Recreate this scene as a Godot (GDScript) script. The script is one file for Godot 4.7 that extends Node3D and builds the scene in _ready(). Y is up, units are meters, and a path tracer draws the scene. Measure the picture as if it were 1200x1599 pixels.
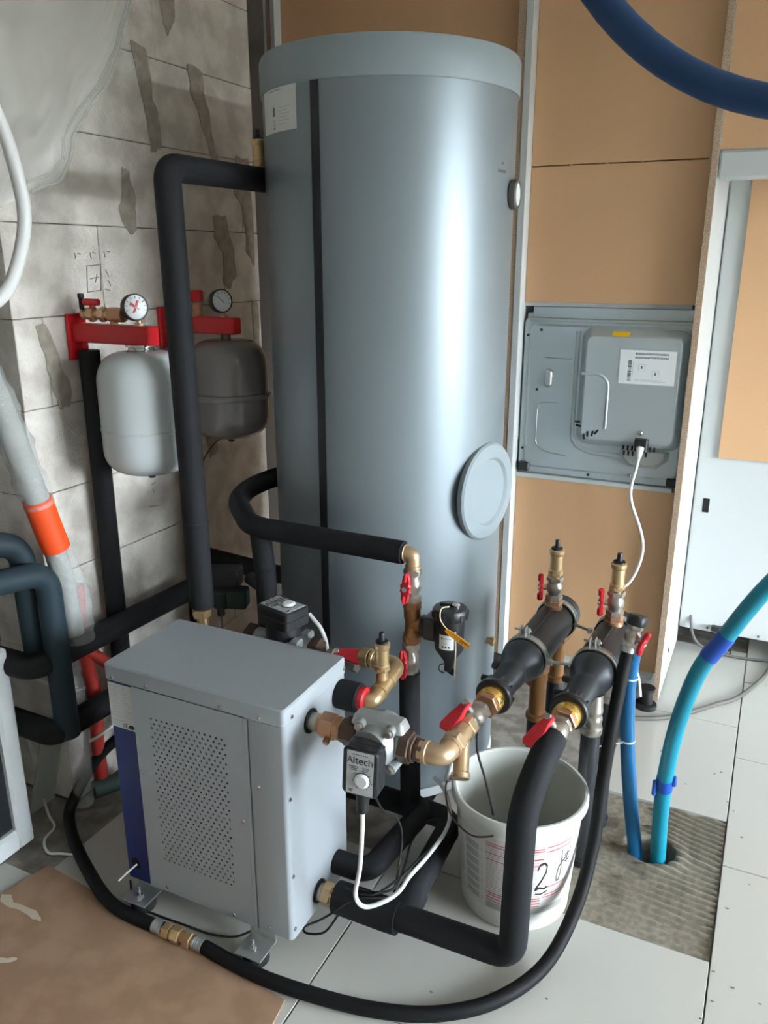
extends Node3D

# ---------------------------------------------------------------- helpers
var M = {}
var taken = {}
var mesh_cache = {}

func mk():
	var st = SurfaceTool.new()
	st.begin(Mesh.PRIMITIVE_TRIANGLES)
	return st

func numbered(n):
	if not taken.has(n):
		taken[n] = 0
		return n
	taken[n] += 1
	return "%s_%03d" % [n, taken[n]]

func org(n):
	var p = Vector3.ZERO
	while n != null and n != self:
		p += n.position
		n = n.get_parent()
	return p

# commits a shape written in world coordinates as one mesh under parent
func obj(called, st, mat, parent = self):
	st.generate_normals()
	var m = st.commit()
	var o = org(parent)
	if o != Vector3.ZERO:
		var s2 = SurfaceTool.new()
		s2.append_from(m, 0, Transform3D(Basis(), -o))
		m = s2.commit()
	var mi = MeshInstance3D.new()
	mi.mesh = m
	mi.material_override = mat
	mi.name = numbered(called) if parent == self else called
	parent.add_child(mi, true)
	return mi

func put(called, mesh, mat, parent, xf):
	var mi = MeshInstance3D.new()
	mi.mesh = mesh
	mi.material_override = mat
	mi.name = numbered(called) if parent == self else called
	mi.transform = Transform3D(xf.basis, xf.origin - org(parent))
	parent.add_child(mi, true)
	return mi

func tag(o, label, category, group = ""):
	o.set_meta("label", label)
	o.set_meta("category", category)
	if group != "":
		o.set_meta("group", group)
	return o

func thing(called, at, label, category, group = ""):
	var o = Node3D.new()
	o.name = numbered(called)
	add_child(o)
	o.position = at
	return tag(o, label, category, group)

func struct(o, label, kind = "structure"):
	o.set_meta("kind", kind)
	o.set_meta("label", label)
	return o

func tri(st, a, b, c, sg = -1):
	st.set_smooth_group(sg)
	st.add_vertex(a)
	st.add_vertex(b)
	st.add_vertex(c)

func quad(st, a, b, c, d, sg = -1):
	tri(st, a, b, c, sg)
	tri(st, a, c, d, sg)

func tri_out(st, a, b, c, mid, sg = -1):
	if Plane(a, b, c).normal.dot((a + b + c) / 3.0 - mid) < 0:
		tri(st, a, c, b, sg)
	else:
		tri(st, a, b, c, sg)

func box(st, c, s, bev = 0.0, basis = Basis()):
	var h = s * 0.5
	bev = minf(bev, minf(h.x, minf(h.y, h.z)) * 0.95)
	var v = {}
	for sx in [-1, 1]:
		for sy in [-1, 1]:
			for sz in [-1, 1]:
				for a in 3:
					var p = Vector3(sx * h.x, sy * h.y, sz * h.z)
					for b in 3:
						if b != a:
							p[b] -= bev * [sx, sy, sz][b]
					v[[sx, sy, sz, a]] = c + basis * p
	var S = [[-1, -1], [1, -1], [1, 1], [-1, 1]]
	for a in 3:
		var b = (a + 1) % 3
		var d = (a + 2) % 3
		for s0 in [-1, 1]:
			var q = []
			for t in S:
				var k = [0, 0, 0]
				k[a] = s0
				k[b] = t[0]
				k[d] = t[1]
				q.append(v[[k[0], k[1], k[2], a]])
			tri_out(st, q[0], q[1], q[2], c)
			tri_out(st, q[0], q[2], q[3], c)
	if bev <= 0.0:
		return
	for a in 3:
		var b = (a + 1) % 3
		var d = (a + 2) % 3
		for s1 in [-1, 1]:
			for s2 in [-1, 1]:
				var k0 = [0, 0, 0]
				var k1 = [0, 0, 0]
				k0[a] = -1
				k1[a] = 1
				for k in [k0, k1]:
					k[b] = s1
					k[d] = s2
				var p0 = v[[k0[0], k0[1], k0[2], b]]
				var p1 = v[[k1[0], k1[1], k1[2], b]]
				var p2 = v[[k1[0], k1[1], k1[2], d]]
				var p3 = v[[k0[0], k0[1], k0[2], d]]
				tri_out(st, p0, p1, p2, c)
				tri_out(st, p0, p2, p3, c)
	for sx in [-1, 1]:
		for sy in [-1, 1]:
			for sz in [-1, 1]:
				tri_out(st, v[[sx, sy, sz, 0]], v[[sx, sy, sz, 1]], v[[sx, sy, sz, 2]], c)

# frame whose Y axis runs along dir
func ax(at, dir, hint = Vector3(0.31, 0.17, 0.93)):
	var y = dir.normalized()
	if absf(y.dot(hint.normalized())) > 0.98:
		hint = Vector3(1, 0, 0)
	var x = y.cross(hint).normalized()
	var z = x.cross(y).normalized()
	return Transform3D(Basis(x, y, z), at)

# surface of revolution; profile points are (radius, height); n = 6 gives a hexagon nut
func lathe(st, prof, n = 24, xf = Transform3D(), flat = false, turn = 0.0):
	var sg = 1
	var last = Vector2.ZERO
	for i in prof.size() - 1:
		var p = prof[i]
		var q = prof[i + 1]
		var d = (q - p)
		if d.length() < 1e-7:
			continue
		d = d.normalized()
		if last != Vector2.ZERO and d.dot(last) < 0.83:
			sg += 1
		last = d
		var g = -1 if flat else sg
		for j in n:
			var t0 = TAU * j / n + turn
			var t1 = TAU * (j + 1) / n + turn
			var a = xf * Vector3(p.x * cos(t0), p.y, p.x * sin(t0))
			var b = xf * Vector3(q.x * cos(t0), q.y, q.x * sin(t0))
			var c = xf * Vector3(q.x * cos(t1), q.y, q.x * sin(t1))
			var e = xf * Vector3(p.x * cos(t1), p.y, p.x * sin(t1))
			if q.x > 1e-6:
				tri(st, a, c, b, g)
			if p.x > 1e-6:
				tri(st, a, e, c, g)

func V2(a):
	var o = []
	for i in range(0, a.size(), 2):
		o.append(Vector2(a[i], a[i + 1]))
	return o

func V3(a):
	var o = []
	for i in range(0, a.size(), 3):
		o.append(Vector3(a[i], a[i + 1], a[i + 2]))
	return o

# solid round bar from a to b with softened ends
func cyl(st, a, b, r, n = 24, bev = 0.0015, r2 = -1.0):
	if r2 < 0:
		r2 = r
	var l = (b - a).length()
	lathe(st, [Vector2(0, 0), Vector2(r - bev, 0), Vector2(r, bev), Vector2(r2, l - bev), Vector2(r2 - bev, l), Vector2(0, l)], n, ax(a, b - a))

func hexa(st, a, b, r, turn = 0.0):
	var l = (b - a).length()
	var e = r * 0.08
	lathe(st, [Vector2(0, 0), Vector2(r - e, 0), Vector2(r, e), Vector2(r, l - e), Vector2(r - e, l), Vector2(0, l)], 6, ax(a, b - a), true, turn)

# corners of a polyline rounded with radius rad
func fillet(pts, rad, k = 8):
	var o = [pts[0]]
	for i in range(1, pts.size() - 1):
		var p = pts[i]
		var a = pts[i - 1] - p
		var b = pts[i + 1] - p
		var r = minf(rad, minf(a.length(), b.length()) * 0.49)
		var s = p + a.normalized() * r
		var e = p + b.normalized() * r
		for t in k + 1:
			var u = float(t) / k
			o.append(s.lerp(p, u).lerp(p.lerp(e, u), u))
	o.append(pts[-1])
	return o

# Catmull-Rom curve through the points
func spline(pts, k = 8):
	var o = []
	for i in pts.size() - 1:
		var p0 = pts[maxi(i - 1, 0)]
		var p1 = pts[i]
		var p2 = pts[i + 1]
		var p3 = pts[mini(i + 2, pts.size() - 1)]
		for t in k:
			o.append(p1.cubic_interpolate(p2, p0, p3, float(t) / k))
	o.append(pts[-1])
	return o

# tube along a polyline; rr may vary the radius along it
func tube(st, pts, r, n = 16, caps = true, rr = null):
	var rings = []
	var nn = Vector3.ZERO
	var m = pts.size()
	for i in m:
		var t = (pts[mini(i + 1, m - 1)] - pts[maxi(i - 1, 0)]).normalized()
		if nn == Vector3.ZERO:
			nn = t.cross(Vector3(0.13, 0.97, 0.21) if absf(t.y) < 0.9 else Vector3(1, 0.1, 0)).normalized()
		nn = (nn - t * nn.dot(t)).normalized()
		var n2 = nn.cross(t)
		var ring = []
		var rad = r * rr.call(float(i) / (m - 1)) if rr != null else r
		for j in n:
			var a = TAU * j / n
			ring.append(pts[i] + (nn * cos(a) + n2 * sin(a)) * rad)
		rings.append(ring)
	for i in m - 1:
		for j in n:
			var k = (j + 1) % n
			tri(st, rings[i][j], rings[i + 1][k], rings[i + 1][j], 1)
			tri(st, rings[i][j], rings[i][k], rings[i + 1][k], 1)
	if caps:
		for j in n:
			var k = (j + 1) % n
			tri_out(st, pts[0], rings[0][j], rings[0][k], pts[1])
			tri_out(st, pts[-1], rings[-1][j], rings[-1][k], pts[-2])

# outline of a rounded rectangle, anticlockwise
func rrect(w, h, r, k = 5):
	var o = []
	r = minf(r, minf(w, h) * 0.499)
	for q in 4:
		var c = Vector2((w / 2 - r) * [1, -1, -1, 1][q], (h / 2 - r) * [1, 1, -1, -1][q])
		for t in k + 1:
			var a = PI / 2 * (q + float(t) / k)
			o.append(c + Vector2(cos(a), sin(a)) * r)
	return o

# stack of outlines of equal length lofted along local z; ends closed as fans
func loft(st, outlines, zs, xf, smooth = 1):
	var mid = Vector3.ZERO
	var m = outlines[0].size()
	for i in outlines.size() - 1:
		for j in m:
			var k = (j + 1) % m
			var a = xf * Vector3(outlines[i][j].x, outlines[i][j].y, zs[i])
			var b = xf * Vector3(outlines[i][k].x, outlines[i][k].y, zs[i])
			var c = xf * Vector3(outlines[i + 1][k].x, outlines[i + 1][k].y, zs[i + 1])
			var d = xf * Vector3(outlines[i + 1][j].x, outlines[i + 1][j].y, zs[i + 1])
			tri(st, a, c, b, smooth + i)
			tri(st, a, d, c, smooth + i)
	for e in [0, outlines.size() - 1]:
		var c = Vector2.ZERO
		for p in outlines[e]:
			c += p / m
		for j in m:
			var k = (j + 1) % m
			var p0 = xf * Vector3(c.x, c.y, zs[e])
			var p1 = xf * Vector3(outlines[e][j].x, outlines[e][j].y, zs[e])
			var p2 = xf * Vector3(outlines[e][k].x, outlines[e][k].y, zs[e])
			if e == 0:
				tri(st, p0, p1, p2)
			else:
				tri(st, p0, p2, p1)

# rounded box: outline in local xy, thickness along z from 0 to d
func rbox(st, xf, w, h, r, d, bev = 0.002, inset = 0.0):
	var a = rrect(w - 2 * bev, h - 2 * bev, maxf(r - bev, 0.0005))
	var b = rrect(w, h, r)
	var c = rrect(w - 2 * inset, h - 2 * inset, maxf(r - inset * 0.6, 0.0005))
	var e = rrect(w - 2 * inset - 2 * bev, h - 2 * inset - 2 * bev, maxf(r - inset * 0.6 - bev, 0.0005))
	loft(st, [a, b, c, e], [0.0, bev, d - bev, d], xf)

# flat polygon (any shape) with thickness along local z
func slab(st, poly, d, xf):
	var pv = PackedVector2Array(poly)
	if Geometry2D.is_polygon_clockwise(pv):
		pv.reverse()
	var ix = Geometry2D.triangulate_polygon(pv)
	for i in range(0, ix.size(), 3):
		var t = [pv[ix[i]], pv[ix[i + 1]], pv[ix[i + 2]]]
		if (t[1] - t[0]).cross(t[2] - t[0]) < 0:
			t = [t[0], t[2], t[1]]
		var top = t.map(func(p): return xf * Vector3(p.x, p.y, d))
		var bot = t.map(func(p): return xf * Vector3(p.x, p.y, 0))
		tri(st, top[0], top[2], top[1])
		tri(st, bot[0], bot[1], bot[2])
	for i in pv.size():
		var p = pv[i]
		var q = pv[(i + 1) % pv.size()]
		quad(st, xf * Vector3(p.x, p.y, 0), xf * Vector3(p.x, p.y, d), xf * Vector3(q.x, q.y, d), xf * Vector3(q.x, q.y, 0))

# frame with local x = right, y = up, z = out of the face
func face(at, right, up):
	var x = right.normalized()
	var z = x.cross(up).normalized()
	return Transform3D(Basis(x, z.cross(x).normalized(), z), at)

# printed sheet with UVs, thickness t
func sheet(st, xf, w, h, t = 0.0008):
	st.set_uv(Vector2(0.01, 0.01))
	box(st, xf * Vector3(0, 0, t * 0.45), Vector3(w, h, t * 0.9), 0.0, xf.basis)
	var c = [Vector3(-w / 2, h / 2, t), Vector3(w / 2, h / 2, t), Vector3(w / 2, -h / 2, t), Vector3(-w / 2, -h / 2, t)]
	var uv = [Vector2(0, 0), Vector2(1, 0), Vector2(1, 1), Vector2(0, 1)]
	st.set_smooth_group(-1)
	for i in [0, 1, 2, 0, 2, 3]:
		st.set_uv(uv[i])
		st.add_vertex(xf * c[i])
	st.set_uv(Vector2.ZERO)

# printed sheet bent round a vertical cylinder (or cone): angles in degrees, 0 = +x, 90 = +z
func bent_sheet(st, c, r0, r1, y0, y1, a0, a1, n = 16):
	st.set_smooth_group(3)
	for i in n:
		var t = []
		for k in 2:
			var u = float(i + k) / n
			var a = deg_to_rad(lerpf(a0, a1, u))
			t.append([u, Vector3(cos(a), 0, sin(a))])
		var q = [[t[0][0], 0.0, c + t[0][1] * r1 + Vector3(0, y1, 0)], [t[1][0], 0.0, c + t[1][1] * r1 + Vector3(0, y1, 0)], [t[1][0], 1.0, c + t[1][1] * r0 + Vector3(0, y0, 0)], [t[0][0], 1.0, c + t[0][1] * r0 + Vector3(0, y0, 0)]]
		var order = [0, 1, 2, 0, 2, 3]
		if Plane(q[0][2], q[1][2], q[2][2]).normal.dot(t[0][1]) < 0:
			order = [0, 2, 1, 0, 3, 2]
		for j in order:
			st.set_uv(Vector2(q[j][0], q[j][1]))
			st.add_vertex(q[j][2])

func text(called, s, size, mat, parent, xf, depth = 0.0006):
	var tm = TextMesh.new()
	var f = SystemFont.new()
	f.font_names = PackedStringArray(["Droid Sans"])
	tm.font = f
	tm.text = s
	tm.font_size = 48
	tm.pixel_size = size / 48.0
	tm.depth = depth
	tm.curve_step = 2.0
	return put(called, tm, mat, parent, xf)

func mat(c, rough = 0.6, metal = 0.0):
	var m = StandardMaterial3D.new()
	m.albedo_color = c
	m.roughness = rough
	m.metallic = metal
	return m

func S(r, g, b):
	return Color(r / 255.0, g / 255.0, b / 255.0)

func noise_tex(freq, oct, lo, hi, size = 256, seed_ = 1, nm = false, bump = 4.0, a = 0.3, b = 0.7):
	var n = FastNoiseLite.new()
	n.seed = seed_
	n.frequency = freq
	n.fractal_octaves = oct
	var t = NoiseTexture2D.new()
	t.noise = n
	t.width = size
	t.height = size
	t.seamless = true
	if nm:
		t.as_normal_map = true
		t.bump_strength = bump
	else:
		var g = Gradient.new()
		g.set_color(0, lo)
		g.set_color(1, hi)
		g.set_offset(0, a)
		g.set_offset(1, b)
		t.color_ramp = g
	return t

func triplanar(m, scale, world = true):
	m.uv1_triplanar = true
	m.uv1_world_triplanar = world
	m.uv1_scale = Vector3.ONE * scale
	return m

func img_mat(im, rough = 0.55):
	var m = mat(Color.WHITE, rough)
	m.albedo_texture = ImageTexture.create_from_image(im)
	return m

func canvas(w, h, c):
	var im = Image.create(w, h, false, Image.FORMAT_RGBA8)
	im.fill(c)
	return im

# rows of fine print: short dashes of varying length
func fine_print(im, x, y, w, rows, step, ht, c, rng, fillness = 0.8):
	for r in rows:
		var px = x
		var end = x + int(w * rng.randf_range(fillness * 0.7, 1.0))
		while px < end:
			var l = rng.randi_range(2, 9)
			im.fill_rect(Rect2i(px, y + r * step, mini(l, end - px), ht), c)
			px += l + rng.randi_range(1, 3)

func stroke(im, pts, wd, c):
	for i in pts.size() - 1:
		var n = int(pts[i].distance_to(pts[i + 1])) + 1
		for k in n + 1:
			var p = pts[i].lerp(pts[i + 1], float(k) / n)
			im.fill_rect(Rect2i(int(p.x - wd / 2), int(p.y - wd / 2), int(wd), int(wd)), c)

# ---------------------------------------------------------------- fittings shared by several things
# butterfly ball valve lying along dir from a; lever = direction the handle stem points
func ball_valve(called, a, b, r, lever, wing, label, group = "", style = "butterfly", body_mat = null, hs = 1.0):
	if body_mat == null:
		body_mat = M.nickel
	var mid = (a + b) / 2
	var d = (b - a).normalized()
	var l = (b - a).length()
	var t = thing(called, a, label, "valve", group)
	var st = mk()
	lathe(st, V2([r * 0.55, 0, r * 0.95, 0, r, l * 0.02, r, l * 0.2, r * 0.86, l * 0.22, r * 0.86, l * 0.3, r * 1.02, l * 0.38, r * 1.06, l * 0.5, r * 1.02, l * 0.62, r * 0.86, l * 0.7, r * 0.86, l * 0.78, r, l * 0.8, r, l * 0.98, r * 0.95, l, r * 0.55, l]), 24, ax(a, d))
	obj("body", st, body_mat, t)
	for e in [0.01, 0.81]:
		st = mk()
		hexa(st, a + d * l * e, a + d * l * (e + 0.18), r * 1.13)
		obj("hexagon_end", st, body_mat, t)
	var lv = lever.normalized()
	st = mk()
	cyl(st, mid + lv * r * 0.8, mid + lv * (r * (2.1 if style == "blade" else 1.75)), r * 0.36, 12)
	obj("stem", st, M.nickel, t)
	var top = mid + lv * (r * (2.1 if style == "blade" else 1.75))
	var w = (wing - lv * wing.dot(lv)).normalized()
	st = mk()
	if style != "blade":
		var xf = face(top, w, lv.cross(w))
		var o = []
		for i in 40:
			var an = TAU * i / 40
			var rad = r * (0.62 + 1.15 * pow(absf(cos(an)), 2.4))
			o.append(Vector2(cos(an) * rad * 1.12, sin(an) * rad * (0.62 if absf(cos(an)) > 0.5 else 1.0)))
		var thick = r * 0.5 * hs
		o = o.map(func(p): return p * hs)
		var inner = o.map(func(p): return p * 0.93)
		loft(st, [inner, o, o, inner], [-thick * 0.5, -thick * 0.3, thick * 0.3, thick * 0.5], xf)
		for s in [-1, 1]:
			box(st, top + (w * s * r * 1.4 + lv * r * 0.15) * hs, Vector3(r * 1.15, r * 0.7, r * (0.72 if style == "butterfly" else 0.4)) * hs, r * 0.2, Basis(w, lv, w.cross(lv)))
	else:
		var xf = face(top, w, lv.cross(w))
		var o = []
		for p in [[-0.3, 0.45], [0.6, 0.55], [1.4, 0.8], [2.9, 0.95], [3.35, 0.6], [3.35, -0.6], [2.9, -0.95], [1.4, -0.8], [0.6, -0.55], [-0.3, -0.45]]:
			o.append(Vector2(p[0] * r, p[1] * r))
		var inner = o.map(func(p): return Vector2(1.5 * r + (p.x - 1.5 * r) * 0.93, p.y * 0.85))
		loft(st, [inner, o, o, inner], [-r * 0.22, -r * 0.14, r * 0.1, r * 0.22], xf)
	obj("handle", st, M.red, t)
	st = mk()
	hexa(st, top + lv * r * 0.1, top + lv * r * 0.48, r * 0.36)
	obj("nut", st, M.chrome, t)
	return t

# automatic air vent standing at p
func air_vent(p, s, label, group = "brass automatic air vents"):
	var t = thing("air_vent", p, label, "air vent", group)
	var st = mk()
	lathe(st, V2([0, 0, 0.011, 0, 0.011, 0.008, 0.015, 0.009, 0.0155, 0.016, 0.014, 0.018, 0.014, 0.05, 0.0155, 0.052, 0.0165, 0.055, 0.0165, 0.062, 0.0145, 0.064, 0.006, 0.066, 0, 0.066]).map(func(v): return v * s), 24, Transform3D(Basis(), p))
	obj("body", st, M.brass_bright, t)
	st = mk()
	hexa(st, p + Vector3(0, 0.003, 0) * s, p + Vector3(0, 0.012, 0) * s, 0.0165 * s)
	obj("hexagon", st, M.brass_bright, t)
	st = mk()
	lathe(st, V2([0.0125, 0.064, 0.0125, 0.068, 0.006, 0.069, 0.0055, 0.084, 0.0045, 0.086, 0, 0.086]).map(func(v): return v * s), 16, Transform3D(Basis(), p))
	obj("cap", st, M.black_plastic, t)
	return t

# a straight run of brass with collars, from a to b
func brass_run(st, a, b, r, collars = true):
	var d = (b - a).normalized()
	var l = (b - a).length()
	cyl(st, a, b, r, 24)
	if collars:
		var c = minf(0.008, l * 0.2)
		cyl(st, a, a + d * c, r * 1.17, 24)
		cyl(st, b - d * c, b, r * 1.17, 24)

func insulated(called, pts, r, rad, label, group, category = "pipe", n = 22):
	var t = thing(called, pts[0], label, category, group)
	var st = mk()
	tube(st, fillet(pts, rad), r, n)
	obj("foam_sleeve", st, M.foam, t)
	return t

func sleeve_joint(t, p, d, r):
	var st = mk()
	var a = p - d.normalized() * 0.006
	lathe(st, V2([r * 0.99, 0, r * 1.03, 0.002, r * 1.035, 0.006, r * 1.03, 0.01, r * 0.99, 0.012]), 22, ax(a, d))
	obj("glued_joint", st, M.foam, t)

func gauge(t, c, dir, r, dark):
	var d = dir.normalized()
	var st = mk()
	lathe(st, V2([0, -0.022, r * 0.9, -0.022, r, -0.018, r, 0.004, r * 0.97, 0.006, r * 0.9, 0.006, r * 0.9, 0.001, 0, 0.001]), 32, ax(c, d))
	var g = obj("gauge", st, M.black_plastic, t)
	st = mk()
	lathe(st, V2([0, 0.0, r * 0.9, 0.0, r * 0.9, 0.0025, 0, 0.0025]), 32, ax(c, d))
	obj("dial", st, M.dial, g)
	var xf = face(c + d * 0.003, Vector3.UP.cross(d), Vector3.UP)
	st = mk()
	for i in 11:
		var a = deg_to_rad(225 - i * 27)
		var p = Vector3(cos(a), sin(a), 0) * r * 0.74
		box(st, xf * p, Vector3(r * 0.16, r * 0.035, 0.001), 0, xf.basis * Basis(Vector3(0, 0, 1), a))
	obj("scale_marks", st, M.ink, g)
	st = mk()
	if dark:
		for p in [[0.5, 1.2], [0.2, 2.6], [0.28, 4.2]]:
			box(st, xf * (Vector3(cos(p[1]), sin(p[1]), 0) * r * 0.3), Vector3(r * 0.42, r * 0.16, 0.0014), 0, xf.basis * Basis(Vector3(0, 0, 1), p[1]))
	box(st, xf * Vector3(-r * 0.1, r * 0.12, 0.001), Vector3(r * 0.9, r * 0.04, 0.001), 0, xf.basis * Basis(Vector3(0, 0, 1), 2.4))
	obj("needle", st, M.red if dark else M.ink, g)
	return g

func cable(called, pts, r, m, label, group = "", k = 8):
	var st = mk()
	tube(st, spline(pts, k), r, 8)
	return tag(obj(called, st, m), label, "cable", group)

# ---------------------------------------------------------------- the place
func _ready():
	setup_view()
	materials()
	room()
	block_wall()
	floor_tiles()
	cabinets()
	oven()
	tank()
	heat_pump()
	vessels()
	insulated_pipes()
	circulators()
	filter_column()
	upper_fittings()
	manifolds()
	bucket()
	hoses()
	left_corner()
	cables()

func setup_view():
	var cam = Camera3D.new()
	cam.name = "camera"
	add_child(cam)
	cam.position = Vector3(0, 1.65, 0)
	cam.rotation_degrees = Vector3(-17.24, 25.7, 0)
	cam.fov = 64.27
	cam.near = 0.02
	cam.current = true
	var sky_mat = ProceduralSkyMaterial.new()
	sky_mat.sky_top_color = Color(0.88, 0.94, 1.0)
	sky_mat.sky_horizon_color = Color(0.95, 0.98, 1.0)
	sky_mat.ground_bottom_color = Color(0.42, 0.42, 0.40)
	sky_mat.ground_horizon_color = Color(0.72, 0.74, 0.74)
	sky_mat.sky_energy_multiplier = 6.0
	sky_mat.ground_energy_multiplier = 4.0
	var sky = Sky.new()
	sky.sky_material = sky_mat
	var env = Environment.new()
	env.background_mode = Environment.BG_SKY
	env.sky = sky
	env.tonemap_mode = Environment.TONE_MAPPER_LINEAR
	env.tonemap_exposure = 1.0
	env.sdfgi_enabled = true
	env.ssao_enabled = true
	env.ssil_enabled = true
	var we = WorldEnvironment.new()
	we.name = "environment"
	we.environment = env
	add_child(we)

func materials():
	M.foam = mat(S(33, 34, 37), 0.7)
	M.foam.metallic_specular = 0.3
	M.foam.normal_enabled = true
	M.foam.normal_texture = noise_tex(0.08, 3, Color.BLACK, Color.WHITE, 256, 7, true, 2.0)
	M.foam.normal_scale = 0.25
	triplanar(M.foam, 5.0)
	M.foam_green = mat(S(36, 50, 57), 0.6)
	M.foam_green.metallic_specular = 0.35
	M.black_plastic = mat(S(30, 31, 34), 0.42)
	M.black_pe = mat(S(32, 34, 38), 0.4)
	M.rubber = mat(S(22, 22, 23), 0.7)
	M.hose = mat(S(20, 20, 21), 0.6)
	M.hose.metallic_specular = 0.3
	M.brass = mat(S(206, 176, 142), 0.4, 0.8)
	M.brass_bright = mat(S(206, 176, 132), 0.33, 0.8)
	M.brass_wet = mat(S(150, 108, 70), 0.4, 0.75)
	M.gold = mat(S(222, 180, 96), 0.24, 0.95)
	M.bronze = mat(S(186, 142, 112), 0.42, 0.75)
	M.dark_iron = mat(S(96, 76, 66), 0.5, 0.6)
	M.nickel = mat(S(190, 182, 172), 0.28, 0.9)
	M.chrome = mat(S(215, 215, 215), 0.18, 0.95)
	M.zinc = mat(S(196, 200, 198), 0.33, 0.85)
	M.cast_alu = mat(S(186, 190, 190), 0.42, 0.7)
	M.red = mat(S(206, 34, 48), 0.38)
	M.red_paint = mat(S(196, 26, 32), 0.36)
	M.orange = mat(S(232, 78, 28), 0.45)
	M.red_pipe = mat(S(166, 46, 36), 0.5)
	M.ink = mat(S(24, 24, 26), 0.6)
	M.grey_ink = mat(S(120, 118, 116), 0.7)
	M.dial = mat(S(236, 240, 240), 0.35)
	M.white_cable = mat(S(224, 224, 222), 0.4)
	M.white_board = mat(S(206, 209, 207), 0.32)
	M.white_plastic = mat(S(208, 211, 210), 0.35)
	M.white_paint = mat(S(226, 226, 222), 0.8)
	M.low_fill_wall = mat(S(165, 158, 149), 0.9)  # beige picked to limit the fill light these walls bounce back
	M.grey_cable = mat(S(96, 92, 86), 0.55)
	M.casing = mat(S(166, 172, 176), 0.34, 0.1)
	M.casing.normal_enabled = true
	M.casing.normal_texture = noise_tex(0.25, 3, Color.BLACK, Color.WHITE, 256, 17, true, 1.5)
	M.casing.normal_scale = 0.12
	triplanar(M.casing, 9.0)
	M.blue_panel = mat(S(12, 36, 100), 0.45)
	M.dark_void = mat(S(14, 14, 15), 0.9)
	M.tank = mat(S(138, 148, 153), 0.41, 0.45)
	M.tank_lid = mat(S(146, 157, 161), 0.5, 0.1)
	M.vessel_white = mat(S(206, 212, 213), 0.15)
	M.vessel_grey = mat(S(120, 115, 111), 0.16)
	M.galv = mat(S(200, 209, 211), 0.36, 0.6)
	M.hdf = mat(Color.WHITE, 0.62)
	M.hdf.albedo_texture = noise_tex(0.25, 4, S(208, 164, 122), S(212, 168, 126), 512, 5)
	triplanar(M.hdf, 1.6)
	M.chip = mat(Color.WHITE, 0.85)
	M.chip.albedo_texture = noise_tex(0.09, 3, S(160, 134, 112), S(198, 174, 148), 256, 9, false, 4.0, 0.35, 0.65)
	triplanar(M.chip, 9.0)
	M.block = mat(Color.WHITE, 0.92)
	M.block.albedo_texture = noise_tex(0.012, 5, S(206, 198, 188), S(230, 224, 214), 512, 3)
	M.block.normal_enabled = true
	M.block.normal_texture = noise_tex(0.2, 4, Color.BLACK, Color.WHITE, 512, 4, true, 3.0)
	M.block.normal_scale = 0.4
	triplanar(M.block, 1.1)
	M.mortar = mat(Color.WHITE, 0.95)
	M.mortar.albedo_texture = noise_tex(0.03, 4, S(156, 148, 135), S(172, 164, 150), 256, 6)
	triplanar(M.mortar, 3.0)
	M.joint = mat(S(70, 64, 58), 0.95)
	M.dark_slab = mat(S(78, 72, 66), 0.95)  # even dark grey for the slab at the block wall end
	M.concrete = mat(Color.WHITE, 0.9)
	M.concrete.albedo_texture = noise_tex(0.015, 5, S(120, 114, 104), S(152, 146, 136), 512, 8)
	triplanar(M.concrete, 1.5)
	M.screed = mat(Color.WHITE, 0.92)
	M.screed.albedo_texture = noise_tex(0.03, 5, S(122, 113, 99), S(144, 135, 119), 512, 12)
	M.screed.normal_enabled = true
	M.screed.normal_texture = noise_tex(0.15, 4, Color.BLACK, Color.WHITE, 512, 14, true, 4.0)
	M.screed.normal_scale = 0.25
	triplanar(M.screed, 2.5)
	M.tile = mat(S(196, 193, 184), 0.13)
	M.tile.metallic_specular = 0.5
	M.card = mat(Color.WHITE, 0.8)
	M.card.albedo_texture = noise_tex(0.02, 4, S(150, 118, 92), S(164, 131, 104), 256, 15)
	triplanar(M.card, 1.5)
	M.torn = mat(S(196, 182, 160), 0.9)
	M.film = mat(Color(0.92, 0.92, 0.89, 0.42), 0.3)
	M.film.transparency = BaseMaterial3D.TRANSPARENCY_ALPHA
	M.film.cull_mode = BaseMaterial3D.CULL_DISABLED
	M.film2 = mat(Color(0.88, 0.89, 0.88, 0.3), 0.27)
	M.film2.transparency = BaseMaterial3D.TRANSPARENCY_ALPHA
	M.film2.normal_enabled = true
	M.film2.normal_texture = noise_tex(0.05, 4, Color.BLACK, Color.WHITE, 256, 41, true, 8.0)
	M.film2.normal_scale = 1.0
	triplanar(M.film2, 4.0)
	M.film2.cull_mode = BaseMaterial3D.CULL_DISABLED
	M.glass = mat(Color(0.9, 0.95, 0.95, 0.06), 0.02)
	M.glass.transparency = BaseMaterial3D.TRANSPARENCY_ALPHA
	M.dark_glass = mat(S(40, 44, 46), 0.08)
	M.cyan_pipe = mat(S(8, 124, 146), 0.38)
	M.blue_pipe = mat(S(5, 88, 134), 0.38)
	M.navy_hose = mat(S(8, 52, 92), 0.65)
	M.tape_blue = mat(S(14, 70, 160), 0.45)
	M.bucket = mat(S(204, 205, 196), 0.34)
	M.label_white = mat(S(232, 232, 230), 0.5)
	M.label_grey = mat(S(190, 192, 192), 0.4)
	M.yellow = mat(S(240, 190, 30), 0.5)
	M.tag_orange = mat(S(232, 160, 40), 0.45)
	M.string = mat(S(222, 208, 170), 0.7)
	M.grey_bundle = mat(S(150, 152, 148), 0.5)
	M.plank = mat(S(168, 172, 160), 0.6)

func wall_box(called, c, s, m, label):
	var st = mk()
	box(st, c, s)
	return struct(obj(called, st, m), label)

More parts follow.
